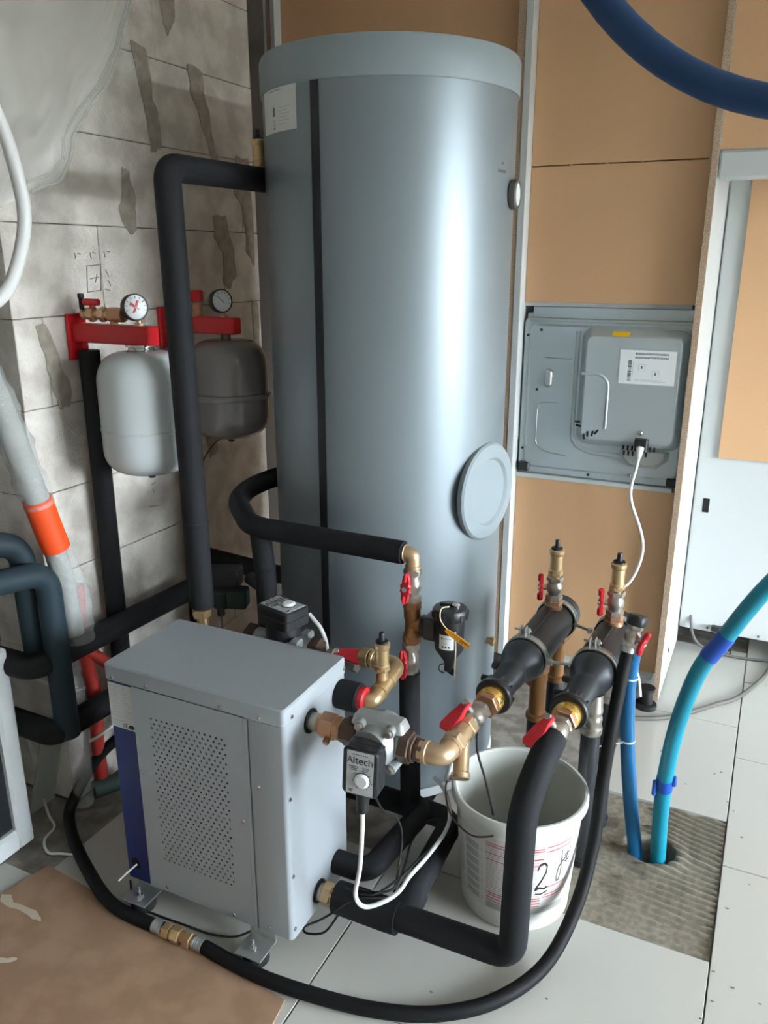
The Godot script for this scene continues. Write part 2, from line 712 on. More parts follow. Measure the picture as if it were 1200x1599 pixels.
func room():
	wall_box("ceiling", Vector3(0.7, 2.75, -1.0), Vector3(8.4, 0.2, 7.4), M.white_paint, "white ceiling")
	wall_box("wall_far", Vector3(0.7, 1.3, -4.5), Vector3(8.4, 2.9, 0.2), M.white_paint, "white wall beyond the cabinets")
	wall_box("wall_outer", Vector3(-3.3, 1.3, -1.0), Vector3(0.2, 2.9, 7.4), M.white_paint, "wall of the next room")
	# right wall with a tall window opening, plain back wall toned to limit fill light
	var st = mk()
	var z0 = -3.0
	var z1 = -0.2
	box(st, Vector3(4.75, 1.3, (-4.6 + z0) / 2), Vector3(0.3, 2.9, z0 + 4.6))
	box(st, Vector3(4.75, 1.3, (2.6 + z1) / 2), Vector3(0.3, 2.9, 2.6 - z1))
	box(st, Vector3(4.75, 2.55, (z0 + z1) / 2), Vector3(0.3, 0.4, z1 - z0))
	box(st, Vector3(4.75, 0.0, (z0 + z1) / 2), Vector3(0.3, 0.3, z1 - z0))
	struct(obj("wall_right", st, M.white_paint), "white wall with the tall window")
	st = mk()
	box(st, Vector3(0.7, 1.3, 2.5), Vector3(8.4, 2.9, 0.2))
	struct(obj("wall_near", st, M.low_fill_wall), "unseen beige wall behind the viewer, toned to limit fill light")
	window_unit("window_1", Vector3(4.72, 1.25, (z0 + z1) / 2), Vector3(0, 0, 1), z1 - z0, 2.2, 3)

func window_unit(called, c, along, w, h, n):
	var st = mk()
	var b = Basis(along, Vector3.UP, along.cross(Vector3.UP))
	for s in [-1, 1]:
		box(st, c + Vector3.UP * s * (h / 2 - 0.03), Vector3(w, 0.06, 0.07), 0.004, b)
	for i in n + 1:
		box(st, c + along * (-w / 2 + 0.03 + (w - 0.06) * i / n), Vector3(0.06, h - 0.12, 0.07), 0.004, b)
	var f = struct(obj(called, st, M.white_plastic), "white framed window")
	for i in n:
		st = mk()
		var pw = (w - 0.06) / n - 0.06
		box(st, c + along * (-w / 2 + 0.03 + (w - 0.06) * (i + 0.5) / n), Vector3(pw, h - 0.12, 0.006), 0.0, b)
		obj("pane", st, M.glass, f)

func irregular(pts_zy, seed_, wob = 0.006, n = 4):
	var rng = RandomNumberGenerator.new()
	rng.seed = seed_
	var o = []
	for i in pts_zy.size():
		var p = pts_zy[i]
		var q = pts_zy[(i + 1) % pts_zy.size()]
		for k in n:
			var nn = (q - p).orthogonal().normalized()
			o.append(p.lerp(q, float(k) / n) + nn * rng.randf_range(-wob, wob))
	var soft = []
	for i in o.size():
		soft.append(o[i].lerp(o[(i + 1) % o.size()], 0.25))
		soft.append(o[i].lerp(o[(i + 1) % o.size()], 0.75))
	return soft

func block_wall():
	var st = mk()
	box(st, Vector3(-1.965, 1.3, (-1.563 - 2.717) / 2), Vector3(0.236, 2.9, 1.15))
	var w = struct(obj("wall_left", st, M.joint), "aerated concrete block wall with mortar smears")
	# courses of blocks, each block a piece of its own
	var rng = RandomNumberGenerator.new()
	rng.seed = 11
	var first = {-4: -1.70, -3: -2.05, -2: -1.85, -1: -2.169, 0: -1.619, 1: -1.95, 2: -1.66, 3: -1.90, 4: -2.028, 5: -2.42, 6: -2.213, 7: -1.8}
	for k in range(-3, 8):
		var y0 = 0.7595 + 0.2457 * k
		var y1 = minf(y0 + 0.2457, 2.65)
		if y1 <= 0.01:
			continue
		y0 = 0.0 if k == -3 else y0
		var cuts = [-1.56]
		var j = first[k]
		while j < -1.56 - 0.6:
			j += 0.6
		while j > -2.72:
			if j < -1.60 and j > -2.70:
				cuts.append(j)
			j -= 0.6
		cuts.append(-2.72)
		for i in cuts.size() - 1:
			st = mk()
			var out = rng.randf_range(-0.0015, 0.0015)
			var zc = (cuts[i] + cuts[i + 1]) / 2
			box(st, Vector3(-1.96 + out, (y0 + y1) / 2, zc), Vector3(0.24, y1 - y0 - 0.0022, cuts[i] - cuts[i + 1] - 0.0022), 0.002)
			obj("block", st, M.block, w)
	# smears of joint mortar dragged over the blocks: outlines in (z, y)
	var smears = [
		[-2.10, 2.26, -2.17, 2.25, -2.185, 2.12, -2.21, 2.05, -2.20, 1.98, -2.16, 1.965, -2.145, 2.06, -2.12, 2.15],
		[-2.36, 2.25, -2.43, 2.24, -2.46, 2.12, -2.49, 2.0, -2.50, 1.96, -2.47, 1.95, -2.43, 2.06, -2.37, 2.17],
		[-2.23, 2.62, -2.33, 2.6, -2.31, 2.36, -2.28, 2.31, -2.25, 2.35],
		[-2.02, 1.91, -2.05, 1.90, -2.07, 1.82, -2.06, 1.74, -2.03, 1.72, -1.99, 1.78, -2.01, 1.85],
		[-2.45, 1.79, -2.52, 1.80, -2.56, 1.68, -2.57, 1.60, -2.53, 1.545, -2.49, 1.56, -2.50, 1.66, -2.455, 1.72],
		[-2.19, 1.81, -2.25, 1.80, -2.27, 1.70, -2.29, 1.55, -2.25, 1.50, -2.21, 1.60, -2.19, 1.7],
		[-2.60, 2.0, -2.68, 2.0, -2.70, 1.80, -2.69, 1.62, -2.64, 1.68, -2.63, 1.82, -2.58, 1.88],
		[-1.63, 1.48, -1.67, 1.48, -1.70, 1.38, -1.735, 1.30, -1.72, 1.245, -1.68, 1.24, -1.665, 1.31, -1.65, 1.40],
		[-2.33, 1.05, -2.39, 1.04, -2.40, 0.98, -2.35, 0.95],
		[-1.61, 0.85, -1.645, 0.84, -1.65, 0.775, -1.615, 0.77],
		[-2.66, 1.5, -2.70, 1.5, -2.70, 1.2, -2.67, 1.22]]
	var sd = 5
	for s in smears:
		st = mk()
		sd += 1
		# local x = -z of the world, local y up, thickness out of the wall
		var poly = irregular(V2(s), sd).map(func(p): return Vector2(-p.x, p.y))
		slab(st, poly, 0.0022, Transform3D(Basis(Vector3(0, 0, -1), Vector3.UP, Vector3(1, 0, 0)), Vector3(-1.8395, 0, 0)))
		obj("mortar_smear", st, M.mortar, w)
	# carpenter's pencil marks
	st = mk()
	for l in [[-1.842, 1.631, -1.897, 1.634], [-1.834, 1.558, -1.889, 1.562], [-1.842, 1.631, -1.835, 1.558], [-1.897, 1.634, -1.889, 1.562], [-1.85, 1.595, -1.885, 1.60], [-1.87, 1.585, -1.88, 1.61], [-1.915, 1.62, -1.925, 1.60], [-1.92, 1.59, -1.93, 1.575], [-1.905, 1.565, -1.925, 1.56], [-1.80, 1.667, -1.803, 1.65], [-1.812, 1.666, -1.822, 1.664], [-1.86, 1.668, -1.862, 1.65], [-1.87, 1.668, -1.882, 1.666], [-1.915, 1.672, -1.918, 1.655], [-1.925, 1.672, -1.94, 1.67], [-2.03, 0.93, -2.05, 0.935], [-2.035, 0.915, -2.04, 0.90], [-2.01, 0.86, -2.06, 0.85]]:
		tube(st, [Vector3(-1.839, l[1], l[0]), Vector3(-1.839, l[3], l[2])], 0.0012, 5)
	obj("pencil_marks", st, M.grey_ink, w)
	# dark warm grey slab behind the wall end, closing the corner to the cabinets
	wall_box("trim_1", Vector3(-2.0, 1.3, -2.80), Vector3(0.24, 2.9, 0.156), M.dark_slab, "dark grey slab closing the gap at the end of the block wall")
	# wall over and beyond the doorway on the left
	st = mk()
	box(st, Vector3(-1.96, 1.3, 1.05), Vector3(0.24, 2.9, 2.7))
	struct(obj("wall_left_near", st, M.low_fill_wall), "wall on the near side of the doorway")
	st = mk()
	box(st, Vector3(-2.64, 1.3, -1.9), Vector3(1.12, 2.9, 0.12))
	struct(obj("wall_next_room", st, M.low_fill_wall), "wall in the dim room beyond the doorway")

func floor_tiles():
	var st = mk()
	# concrete slab with a pit for the pipe hole in the unfinished patch
	for r in [[-3.5, -0.43, -4.7, 2.7], [0.033, 4.9, -4.7, 2.7], [-0.43, 0.033, -4.7, -2.354], [-0.43, 0.033, -1.779, 2.7]]:
		box(st, Vector3((r[0] + r[1]) / 2, -0.137, (r[2] + r[3]) / 2), Vector3(r[1] - r[0], 0.25, r[3] - r[2]))
	box(st, Vector3(-0.2, -0.212, -2.07), Vector3(0.5, 0.1, 0.62))
	var f = struct(obj("floor", st, M.concrete), "concrete floor laid with white tiles")
	var cols = [
		[-0.82, 0.035, [-3.6, -2.94, -2.356, -1.777, -1.292, -0.69, -0.1, 0.5]],
		[0.035, 0.89, [-4.3, -3.32, -2.735, -2.149, -1.56, -0.97, -0.38, 0.2]],
		[-1.675, -0.82, [-2.94, -2.356, -1.777, -1.272, -0.69, -0.1, 0.5]],
		[-1.82, -1.675, [-1.272, -0.69, -0.1, 0.5]],
		[0.89, 1.745, [-4.3, -3.6, -2.94, -2.356, -1.777, -1.19, -0.6, 0.0, 0.6]],
		[2.6, 3.455, [-4.3, -3.6, -2.94, -2.356, -1.777, -1.19, -0.6, 0.0, 0.6]],
		[3.455, 4.31, [-4.3, -3.32, -2.735, -2.149, -1.56, -0.97, -0.38, 0.2, 0.8]],
		[1.745, 2.6, [-4.3, -3.32, -2.735, -2.149, -1.56, -0.97, -0.38, 0.2]]]
	for c in cols:
		for i in c[2].size() - 1:
			var x0 = c[0]
			var x1 = c[1]
			var za = c[2][i]
			var zb = c[2][i + 1]
			if absf(x0 + 0.82) < 0.001 and absf(za + 2.356) < 0.001:
				x1 = -0.43
			if absf(x0 + 0.82) < 0.001 and za < -2.9:
				x0 = -0.35
			if absf(x0 + 0.82) < 0.001 and absf(za + 2.94) < 0.001:
				za = -2.645
			if x0 < -1.6 and x1 < -0.8 and za < -2.3:
				continue
			st = mk()
			box(st, Vector3((x0 + x1) / 2, -0.006, (za + zb) / 2), Vector3(x1 - x0 - 0.004, 0.012, zb - za - 0.004), 0.001)
			obj("tile", st, M.tile, f)
	# the bed of combed tile adhesive where one tile is missing, with the hole for the pipes
	st = mk()
	var nx = 130
	var nz = 200
	var x0 = -0.43
	var x1 = 0.033
	var z0 = -2.354
	var z1 = -1.779
	var nse = FastNoiseLite.new()
	nse.seed = 31
	nse.frequency = 7.0
	var grid = []
	for i in nx + 1:
		var row = []
		for j in nz + 1:
			var x = lerpf(x0, x1, float(i) / nx)
			var z = lerpf(z0, z1, float(j) / nz)
			var y = -0.0105 + 0.002 * nse.get_noise_2d(x, z)
			var smooth_part = smoothstep(-0.19, -0.15, x + 0.05 * nse.get_noise_2d(x * 0.5, z * 2.0) + (0.06 if z > -2.0 else 0.0))
			var ph = z
			if z < -2.03:
				# comb strokes that swing away to the back
				ph = z + 0.55 * pow(maxf(0.0, 0.02 - x), 2.0) - 0.18 * (x - 0.03) * smoothstep(-2.03, -2.2, z)
			else:
				ph = z + 0.09 * (x - 0.03) * -1.0
			var comb = sin(ph * TAU / 0.024 + 1.3 * nse.get_noise_2d(x * 0.7, z * 0.7))
			var fade = 1.0 - 0.75 * smoothstep(-1.93, -1.82, z)
			y += smooth_part * (0.0095 * pow(0.5 + 0.5 * comb, 0.7) * fade)
			# raised lump near the hole, pit in the hole
			var dh = Vector2((x + 0.155) / 0.062, (z + 2.135) / 0.058).length()
			y += 0.006 * exp(-pow((dh - 1.35) * 3.0, 2.0))
			y = lerpf(y, -0.12, 1.0 - smoothstep(0.93, 1.07, dh))
			y -= 0.012 * exp(-pow(Vector2((x + 0.31) / 0.04, (z + 2.22) / 0.03).length(), 2.0))
			row.append(Vector3(x, minf(y, 0.004), z))
		grid.append(row)
	for i in nx:
		for j in nz:
			quad(st, grid[i][j], grid[i + 1][j], grid[i + 1][j + 1], grid[i][j + 1], 1)
	obj("adhesive_bed", st, M.screed, f)
	# crumbs of adhesive and grit lying about
	st = mk()
	var rng = RandomNumberGenerator.new()
	rng.seed = 77
	for p in [[0.06, -1.98], [0.045, -1.75], [0.09, -1.72], [0.15, -1.70], [0.05, -1.66], [0.03, -1.6], [0.05, -2.42], [0.03, -2.46], [-0.62, -1.86], [-0.42, -1.46], [-0.30, -1.5], [0.0, -2.62], [-0.02, -2.60], [0.11, -2.1], [-0.55, -1.4], [-0.1, -2.5], [0.08, -2.3], [-0.2, -2.66]]:
		lathe(st, V2([0, 0, 0.004, 0.0, 0.005, 0.001, 0.003, 0.003, 0, 0.0035]).map(func(v): return v * rng.randf_range(0.5, 1.2)), 7, Transform3D(Basis().rotated(Vector3.UP, rng.randf() * 6.0).scaled(Vector3(1.0, 0.6, 0.6)), Vector3(p[0], 0.0, p[1])))
	var gr = obj("grit", st, M.concrete, f)
	gr.set_meta("kind", "stuff")

func cabinets():
	var Z = -2.98
	# tall carcass with the boiler in front of it: left side, right side, hardboard back
	var t = thing("tall_cabinet", Vector3(-1.45, 0.08, Z), "tall cabinet behind the water tank, brown hardboard back towards us", "cabinet")
	var st = mk()
	box(st, Vector3(-1.955, 1.34, Z - 0.3), Vector3(0.018, 2.52, 0.58))
	obj("side_panel", st, M.white_board, t)
	st = mk()
	box(st, Vector3(-1.933, 1.34, Z - 0.3), Vector3(0.018, 2.52, 0.575))
	obj("side_panel", st, M.chip, t)
	st = mk()
	box(st, Vector3(-1.913, 1.34, Z - 0.3), Vector3(0.018, 2.52, 0.58))
	obj("side_panel", st, M.white_board, t)
	st = mk()
	box(st, Vector3(-1.42, 1.34, Z - 0.06), Vector3(0.97, 2.52, 0.004))
	obj("back_panel", st, M.hdf, t)
	st = mk()
	box(st, Vector3(-0.920, 1.34, Z - 0.29), Vector3(0.028, 2.52, 0.58))
	obj("side_panel", st, M.chip, t)
	# oven housing
	t = thing("oven_cabinet", Vector3(-0.6, 0.08, Z), "tall oven housing with brown hardboard panels above and below the oven", "cabinet")
	st = mk()
	box(st, Vector3(-0.894, 1.34, Z - 0.288), Vector3(0.023, 2.52, 0.585))
	obj("side_panel", st, M.white_board, t)
	st = mk()
	box(st, Vector3(-0.268, 1.32, Z - 0.29), Vector3(0.022, 2.60, 0.59))
	obj("side_panel", st, M.white_board, t)
	st = mk()
	box(st, Vector3(-0.268, 1.32, Z + 0.0035), Vector3(0.0218, 2.60, 0.005), 0.0008)
	var e = obj("raw_edge", st, M.chip, t)
	e.set_meta("label", "raw chipboard edge")
	st = mk()
	box(st, Vector3(-0.920, 1.34, Z + 0.0), Vector3(0.0278, 2.52, 0.004), 0.0008)
	obj("raw_edge", st, M.chip, t)
	for yy in [[1.499, 1.9595], [1.9642, 2.6], [0.10, 0.835]]:
		st = mk()
		box(st, Vector3(-0.580, (yy[0] + yy[1]) / 2, Z - 0.06), Vector3(0.602, yy[1] - yy[0], 0.004), 0.0005)
		obj("back_panel", st, M.hdf, t)
	st = mk()
	box(st, Vector3(-0.594, 1.962, Z - 0.075), Vector3(0.6, 0.03, 0.003))
	for p in [-0.74, -0.62, -0.50]:
		box(st, Vector3(p, 1.962, Z - 0.0605), Vector3(0.012, 0.012, 0.006), 0.001)
	obj("joining_strip", st, M.hdf, t)
	st = mk()
	box(st, Vector3(-0.594, 0.843, Z - 0.32), Vector3(0.60, 0.016, 0.55), 0.001)
	obj("shelf", st, M.white_board, t)
	st = mk()
	box(st, Vector3(-0.594, 1.492, Z - 0.32), Vector3(0.60, 0.016, 0.5), 0.001)
	obj("shelf", st, M.white_board, t)
	st = mk()
	box(st, Vector3(-0.594, 0.092, Z - 0.3), Vector3(0.60, 0.016, 0.55), 0.001)
	obj("shelf", st, M.white_board, t)
	st = mk()
	cyl(st, Vector3(-0.2572, 0.135, -3.19), Vector3(-0.2562, 0.135, -3.19), 0.017, 20, 0.0003)
	obj("cam_hole", st, M.dark_void, t)
	# adjustable feet
	for p in [Vector3(-0.297, 0, -2.945), Vector3(-0.87, 0, -3.02), Vector3(-0.6, 0, -3.45)]:
		st = mk()
		lathe(st, V2([0, 0, 0.041, 0, 0.042, 0.006, 0.04, 0.016, 0.024, 0.018, 0.022, 0.07, 0.03, 0.072, 0.03, 0.084, 0, 0.084]), 24, Transform3D(Basis(), p))
		obj("foot", st, M.black_plastic, t)
	# next unit to the right: a niche with a rounded white top rail and more hardboard above it
	t = thing("niche_cabinet", Vector3(0.3, 0.08, Z), "white cabinet with open niche at the right edge of the picture", "cabinet")
	st = mk()
	box(st, Vector3(0.42, 2.29, Z - 0.004), Vector3(1.35, 0.62, 0.004))
	obj("back_panel", st, M.hdf, t)
	st = mk()
	box(st, Vector3(0.42, 1.935, Z - 0.035), Vector3(1.35, 0.085, 0.07), 0.008)
	obj("top_rail", st, M.white_board, t)
	st = mk()
	box(st, Vector3(0.42, 1.96, Z - 0.33), Vector3(1.35, 0.018, 0.52))
	obj("shelf", st, M.white_board, t)
	# the loose hardboard and the white appliance back behind it
	st = mk()
	box(st, Vector3(0.33, 1.412, -3.518), Vector3(1.014, 1.075, 0.004), 0.0006)
	var hb = tag(obj("hardboard_sheet", st, M.hdf), "loose brown hardboard sheet leaning in the white niche at right", "board")
	t = thing("fridge", Vector3(0.3, 0.0, -3.8), "white back of a tall appliance standing on black feet at right", "appliance")
	st = mk()
	rbox(st, Transform3D(Basis(), Vector3(0.29, 1.02, -4.1)), 1.085, 1.84, 0.01, 0.57, 0.004)
	obj("body", st, M.white_plastic, t)
	st = mk()
	rbox(st, Transform3D(Basis(), Vector3(-0.202, 0.665, -3.532)), 0.026, 0.06, 0.003, 0.004, 0.001)
	obj("vent_slot", st, M.dark_void, t)
	for p in [[-0.15, 0.88], [-0.136, 0.118], [0.068, 0.118], [0.25, 0.118]]:
		st = mk()
		cyl(st, Vector3(p[0], p[1], -3.531), Vector3(p[0], p[1], -3.525), 0.005, 10, 0.001)
		obj("screw", st, M.grey_cable, t)
	for x in [-0.06, 0.7]:
		st = mk()
		lathe(st, V2([0, 0, 0.032, 0, 0.033, 0.008, 0.03, 0.016, 0.014, 0.02, 0.013, 0.1, 0, 0.1]), 20, Transform3D(Basis(), Vector3(x, 0, -3.57)))
		obj("foot", st, M.black_plastic, t)
	st = mk()
	box(st, Vector3(-0.09, 0.125, -3.52), Vector3(0.06, 0.022, 0.03), 0.003)
	obj("hinge", st, M.black_plastic, t)

func oven():
	var t = thing("oven", Vector3(-0.57, 0.852, -3.05), "galvanised back of a built-in oven with a white plug lead", "oven")
	var g = M.galv
	var O = func(x, y, z): return Transform3D(Basis(), Vector3(x, y, z))
	var st = mk()
	box(st, Vector3(-0.575, 1.16, -3.31), Vector3(0.60, 0.60, 0.50), 0.004)
	obj("body", st, g, t)
	# back sheet with a folded rim
	st = mk()
	rbox(st, O.call(-0.57, 1.146, -3.06), 0.612, 0.585, 0.012, 0.025, 0.004)
	var back = obj("back_sheet", st, g, t)
	st = mk()
	rbox(st, O.call(-0.566, 1.15, -3.036), 0.575, 0.545, 0.03, 0.008, 0.002, 0.006)
	obj("pressed_field", st, M.galv, back)
	# top flange, set behind
	st = mk()
	box(st, Vector3(-0.565, 1.463, -3.05), Vector3(0.565, 0.04, 0.02), 0.002)
	obj("top_flange", st, g, t)
	st = mk()
	box(st, Vector3(-0.565, 1.437, -3.034), Vector3(0.585, 0.012, 0.02), 0.002)
	obj("flange_lip", st, M.zinc, t)
	# big raised housing over the fan, right two thirds
	st = mk()
	rbox(st, O.call(-0.468, 1.203, -3.03), 0.375, 0.425, 0.04, 0.045, 0.006, 0.022)
	obj("fan_housing", st, g, t)
	# pressed channel round its left and lower side
	st = mk()
	tube(st, fillet(V3([-0.672, 1.40, -3.034, -0.672, 0.985, -3.034, -0.60, 0.955, -3.034, -0.47, 0.955, -3.034]), 0.05), 0.011, 10)
	obj("bead", st, M.galv, t)
	# quarter-round bead on the housing
	st = mk()
	var pts = [Vector3(-0.642, 1.255, -2.9885)]
	for i in 9:
		var a = deg_to_rad(90 - i * 11.25)
		pts.append(Vector3(-0.59 + 0.045 * cos(a), 1.21 + 0.045 * sin(a), -2.9885))
	pts.append(Vector3(-0.545, 1.06, -2.9885))
	tube(st, pts, 0.0065, 10)
	obj("bead", st, g, t)
	# lower outlet bulge
	st = mk()
	var o = [Vector2(-0.085, 0.03), Vector2(-0.085, 0.0), Vector2(-0.05, -0.038), Vector2(0.05, -0.038), Vector2(0.09, 0.0), Vector2(0.09, 0.03)]
	o.reverse()
	var inner = o.map(func(p): return Vector2(p.x * 0.82, p.y * 0.7 + 0.004))
	loft(st, [inner, inner, o] .slice(1), [0.02, 0.0], Transform3D(Basis(Vector3(1, 0, 0), Vector3(0, 1, 0), Vector3(0, 0, 1)), Vector3(-0.405, 0.955, -3.03)))
	obj("outlet_bulge", st, M.zinc, t)
	# lamp cover and the small fields at left
	st = mk()
	rbox(st, O.call(-0.772, 1.225, -3.03), 0.034, 0.07, 0.014, 0.014, 0.004, 0.004)
	obj("lamp_cover", st, M.chrome, t)
	st = mk()
	tube(st, fillet(V3([-0.735, 1.135, -3.027, -0.81, 1.135, -3.027, -0.81, 0.965, -3.027, -0.76, 0.94, -3.027, -0.69, 0.935, -3.027]), 0.05), 0.0022, 6)
	tube(st, [Vector3(-0.79, 1.30, -3.027), Vector3(-0.69, 1.297, -3.027)], 0.0014, 6)
	obj("embossed_line", st, M.zinc, t)
	# side clip at right
	st = mk()
	rbox(st, O.call(-0.272, 1.22, -3.02), 0.022, 0.09, 0.006, 0.03, 0.003)
	obj("clip", st, M.zinc, t)
	# cooling slots
	st = mk()
	for s in [[-0.645, 1.108, 1.5], [-0.640, 1.093, 1.3], [-0.605, 1.065, 0.05], [-0.588, 1.068, -0.25], [-0.573, 1.075, -0.6], [-0.617, 1.055, 0.1]]:
		rbox(st, Transform3D(Basis(Vector3(0, 0, 1), s[2]), Vector3(s[0], s[1] - 0.03, -2.987)), 0.007, 0.022, 0.0035, 0.004, 0.001)
	for i in 8:
		for r in 2:
			if r == 1 and (i == 4 or i == 6 or i == 7):
				continue
			rbox(st, O.call(-0.472 + i * 0.0155, 0.998 - r * 0.026, -2.986 - r * 0.024), 0.007, 0.018, 0.0035, 0.004, 0.001)
	obj("cooling_slots", st, M.dark_void, t)
	# corner plugs and screws
	st = mk()
	for p in [[-0.85, 0.878, 0.04, 0.035], [-0.292, 0.875, 0.05, 0.03]]:
		st = mk()
		rbox(st, O.call(p[0], p[1], -3.034), p[2], p[3], 0.004, 0.016, 0.003)
		obj("corner_cap", st, M.black_plastic, t)
	st = mk()
	for p in [[-0.81, 1.40], [-0.815, 1.18], [-0.86, 1.38], [-0.86, 0.95], [-0.60, 0.87], [-0.28, 1.39], [-0.28, 0.93], [-0.30, 1.02]]:
		cyl(st, Vector3(p[0], p[1], -3.03), Vector3(p[0], p[1], -3.025), 0.005, 10, 0.001)
	obj("screws", st, M.ink, t)
	st = mk()
	cyl(st, Vector3(-0.418, 1.055, -2.987), Vector3(-0.418, 1.055, -2.979), 0.0085, 12)
	obj("bolt", st, M.chrome, t)
	st = mk()
	cyl(st, Vector3(-0.45, 0.885, -3.03), Vector3(-0.45, 0.885, -3.02), 0.007, 12)
	obj("bolt", st, M.chrome, t)
	# type plate
	var rng = RandomNumberGenerator.new()
	rng.seed = 3
	var im = canvas(256, 164, S(238, 240, 238))
	var ink = S(70, 72, 76)
	for r in 2:
		for i in 19:
			var x = 70 + i * 8
			im.fill_rect(Rect2i(x, 12 + r * 18, 6, 9), ink)
			im.fill_rect(Rect2i(x + 2, 14 + r * 18, 2, 3 + (i * 7 + r * 3) % 4), S(238, 240, 238))
	var yy = 50
	while yy < 150:
		var h = rng.randi_range(1, 4)
		im.fill_rect(Rect2i(40, yy, 16, h), ink)
		yy += h + rng.randi_range(1, 3)
	im.fill_rect(Rect2i(62, 56, 1, 96), S(150, 152, 155))
	for p in [[88, 66], [152, 96]]:
		im.fill_rect(Rect2i(p[0], p[1], 30, 1), S(150, 150, 150))
		im.fill_rect(Rect2i(p[0], p[1], 1, 34), S(150, 150, 150))
		im.fill_rect(Rect2i(p[0] + 30, p[1], 1, 34), S(150, 150, 150))
		im.fill_rect(Rect2i(p[0] + 12, p[1] + 8, 6, 14), ink)
	fine_print(im, 70, 140, 150, 2, 7, 2, S(170, 172, 175), rng)
	st = mk()
	sheet(st, O.call(-0.415, 1.287, -2.984), 0.19, 0.118)
	obj("type_plate", st, img_mat(im, 0.4), t)
	st = mk()
	box(st, Vector3(-0.515, 1.398, -2.994), Vector3(0.058, 0.024, 0.002), 0.0004, Basis(Vector3(1, 0, 0), -0.95))
	obj("sticker", st, M.yellow, t)
	# plug socket, plug and lead
	st = mk()
	rbox(st, O.call(-0.41, 1.012, -2.992), 0.05, 0.05, 0.006, 0.03, 0.003, 0.003)
	var sk = obj("socket", st, M.black_plastic, t)
	st = mk()
	cyl(st, Vector3(-0.41, 1.008, -2.965), Vector3(-0.41, 0.972, -2.945), 0.015, 16, 0.003, 0.009)
	obj("plug", st, M.white_cable, sk)
	st = mk()
	tube(st, spline(V3([-0.41, 0.972, -2.946, -0.418, 0.92, -2.95, -0.428, 0.86, -2.955, -0.42, 0.80, -2.955, -0.38, 0.70, -2.955, -0.366, 0.63, -2.955, -0.376, 0.56, -2.95, -0.40, 0.50, -2.94, -0.44, 0.455, -2.93, -0.46, 0.36, -2.93, -0.44, 0.26, -2.93, -0.38, 0.19, -2.93, -0.335, 0.14, -2.92, -0.315, 0.06, -2.905])), 0.0062, 10)
	obj("lead", st, M.white_cable, t)

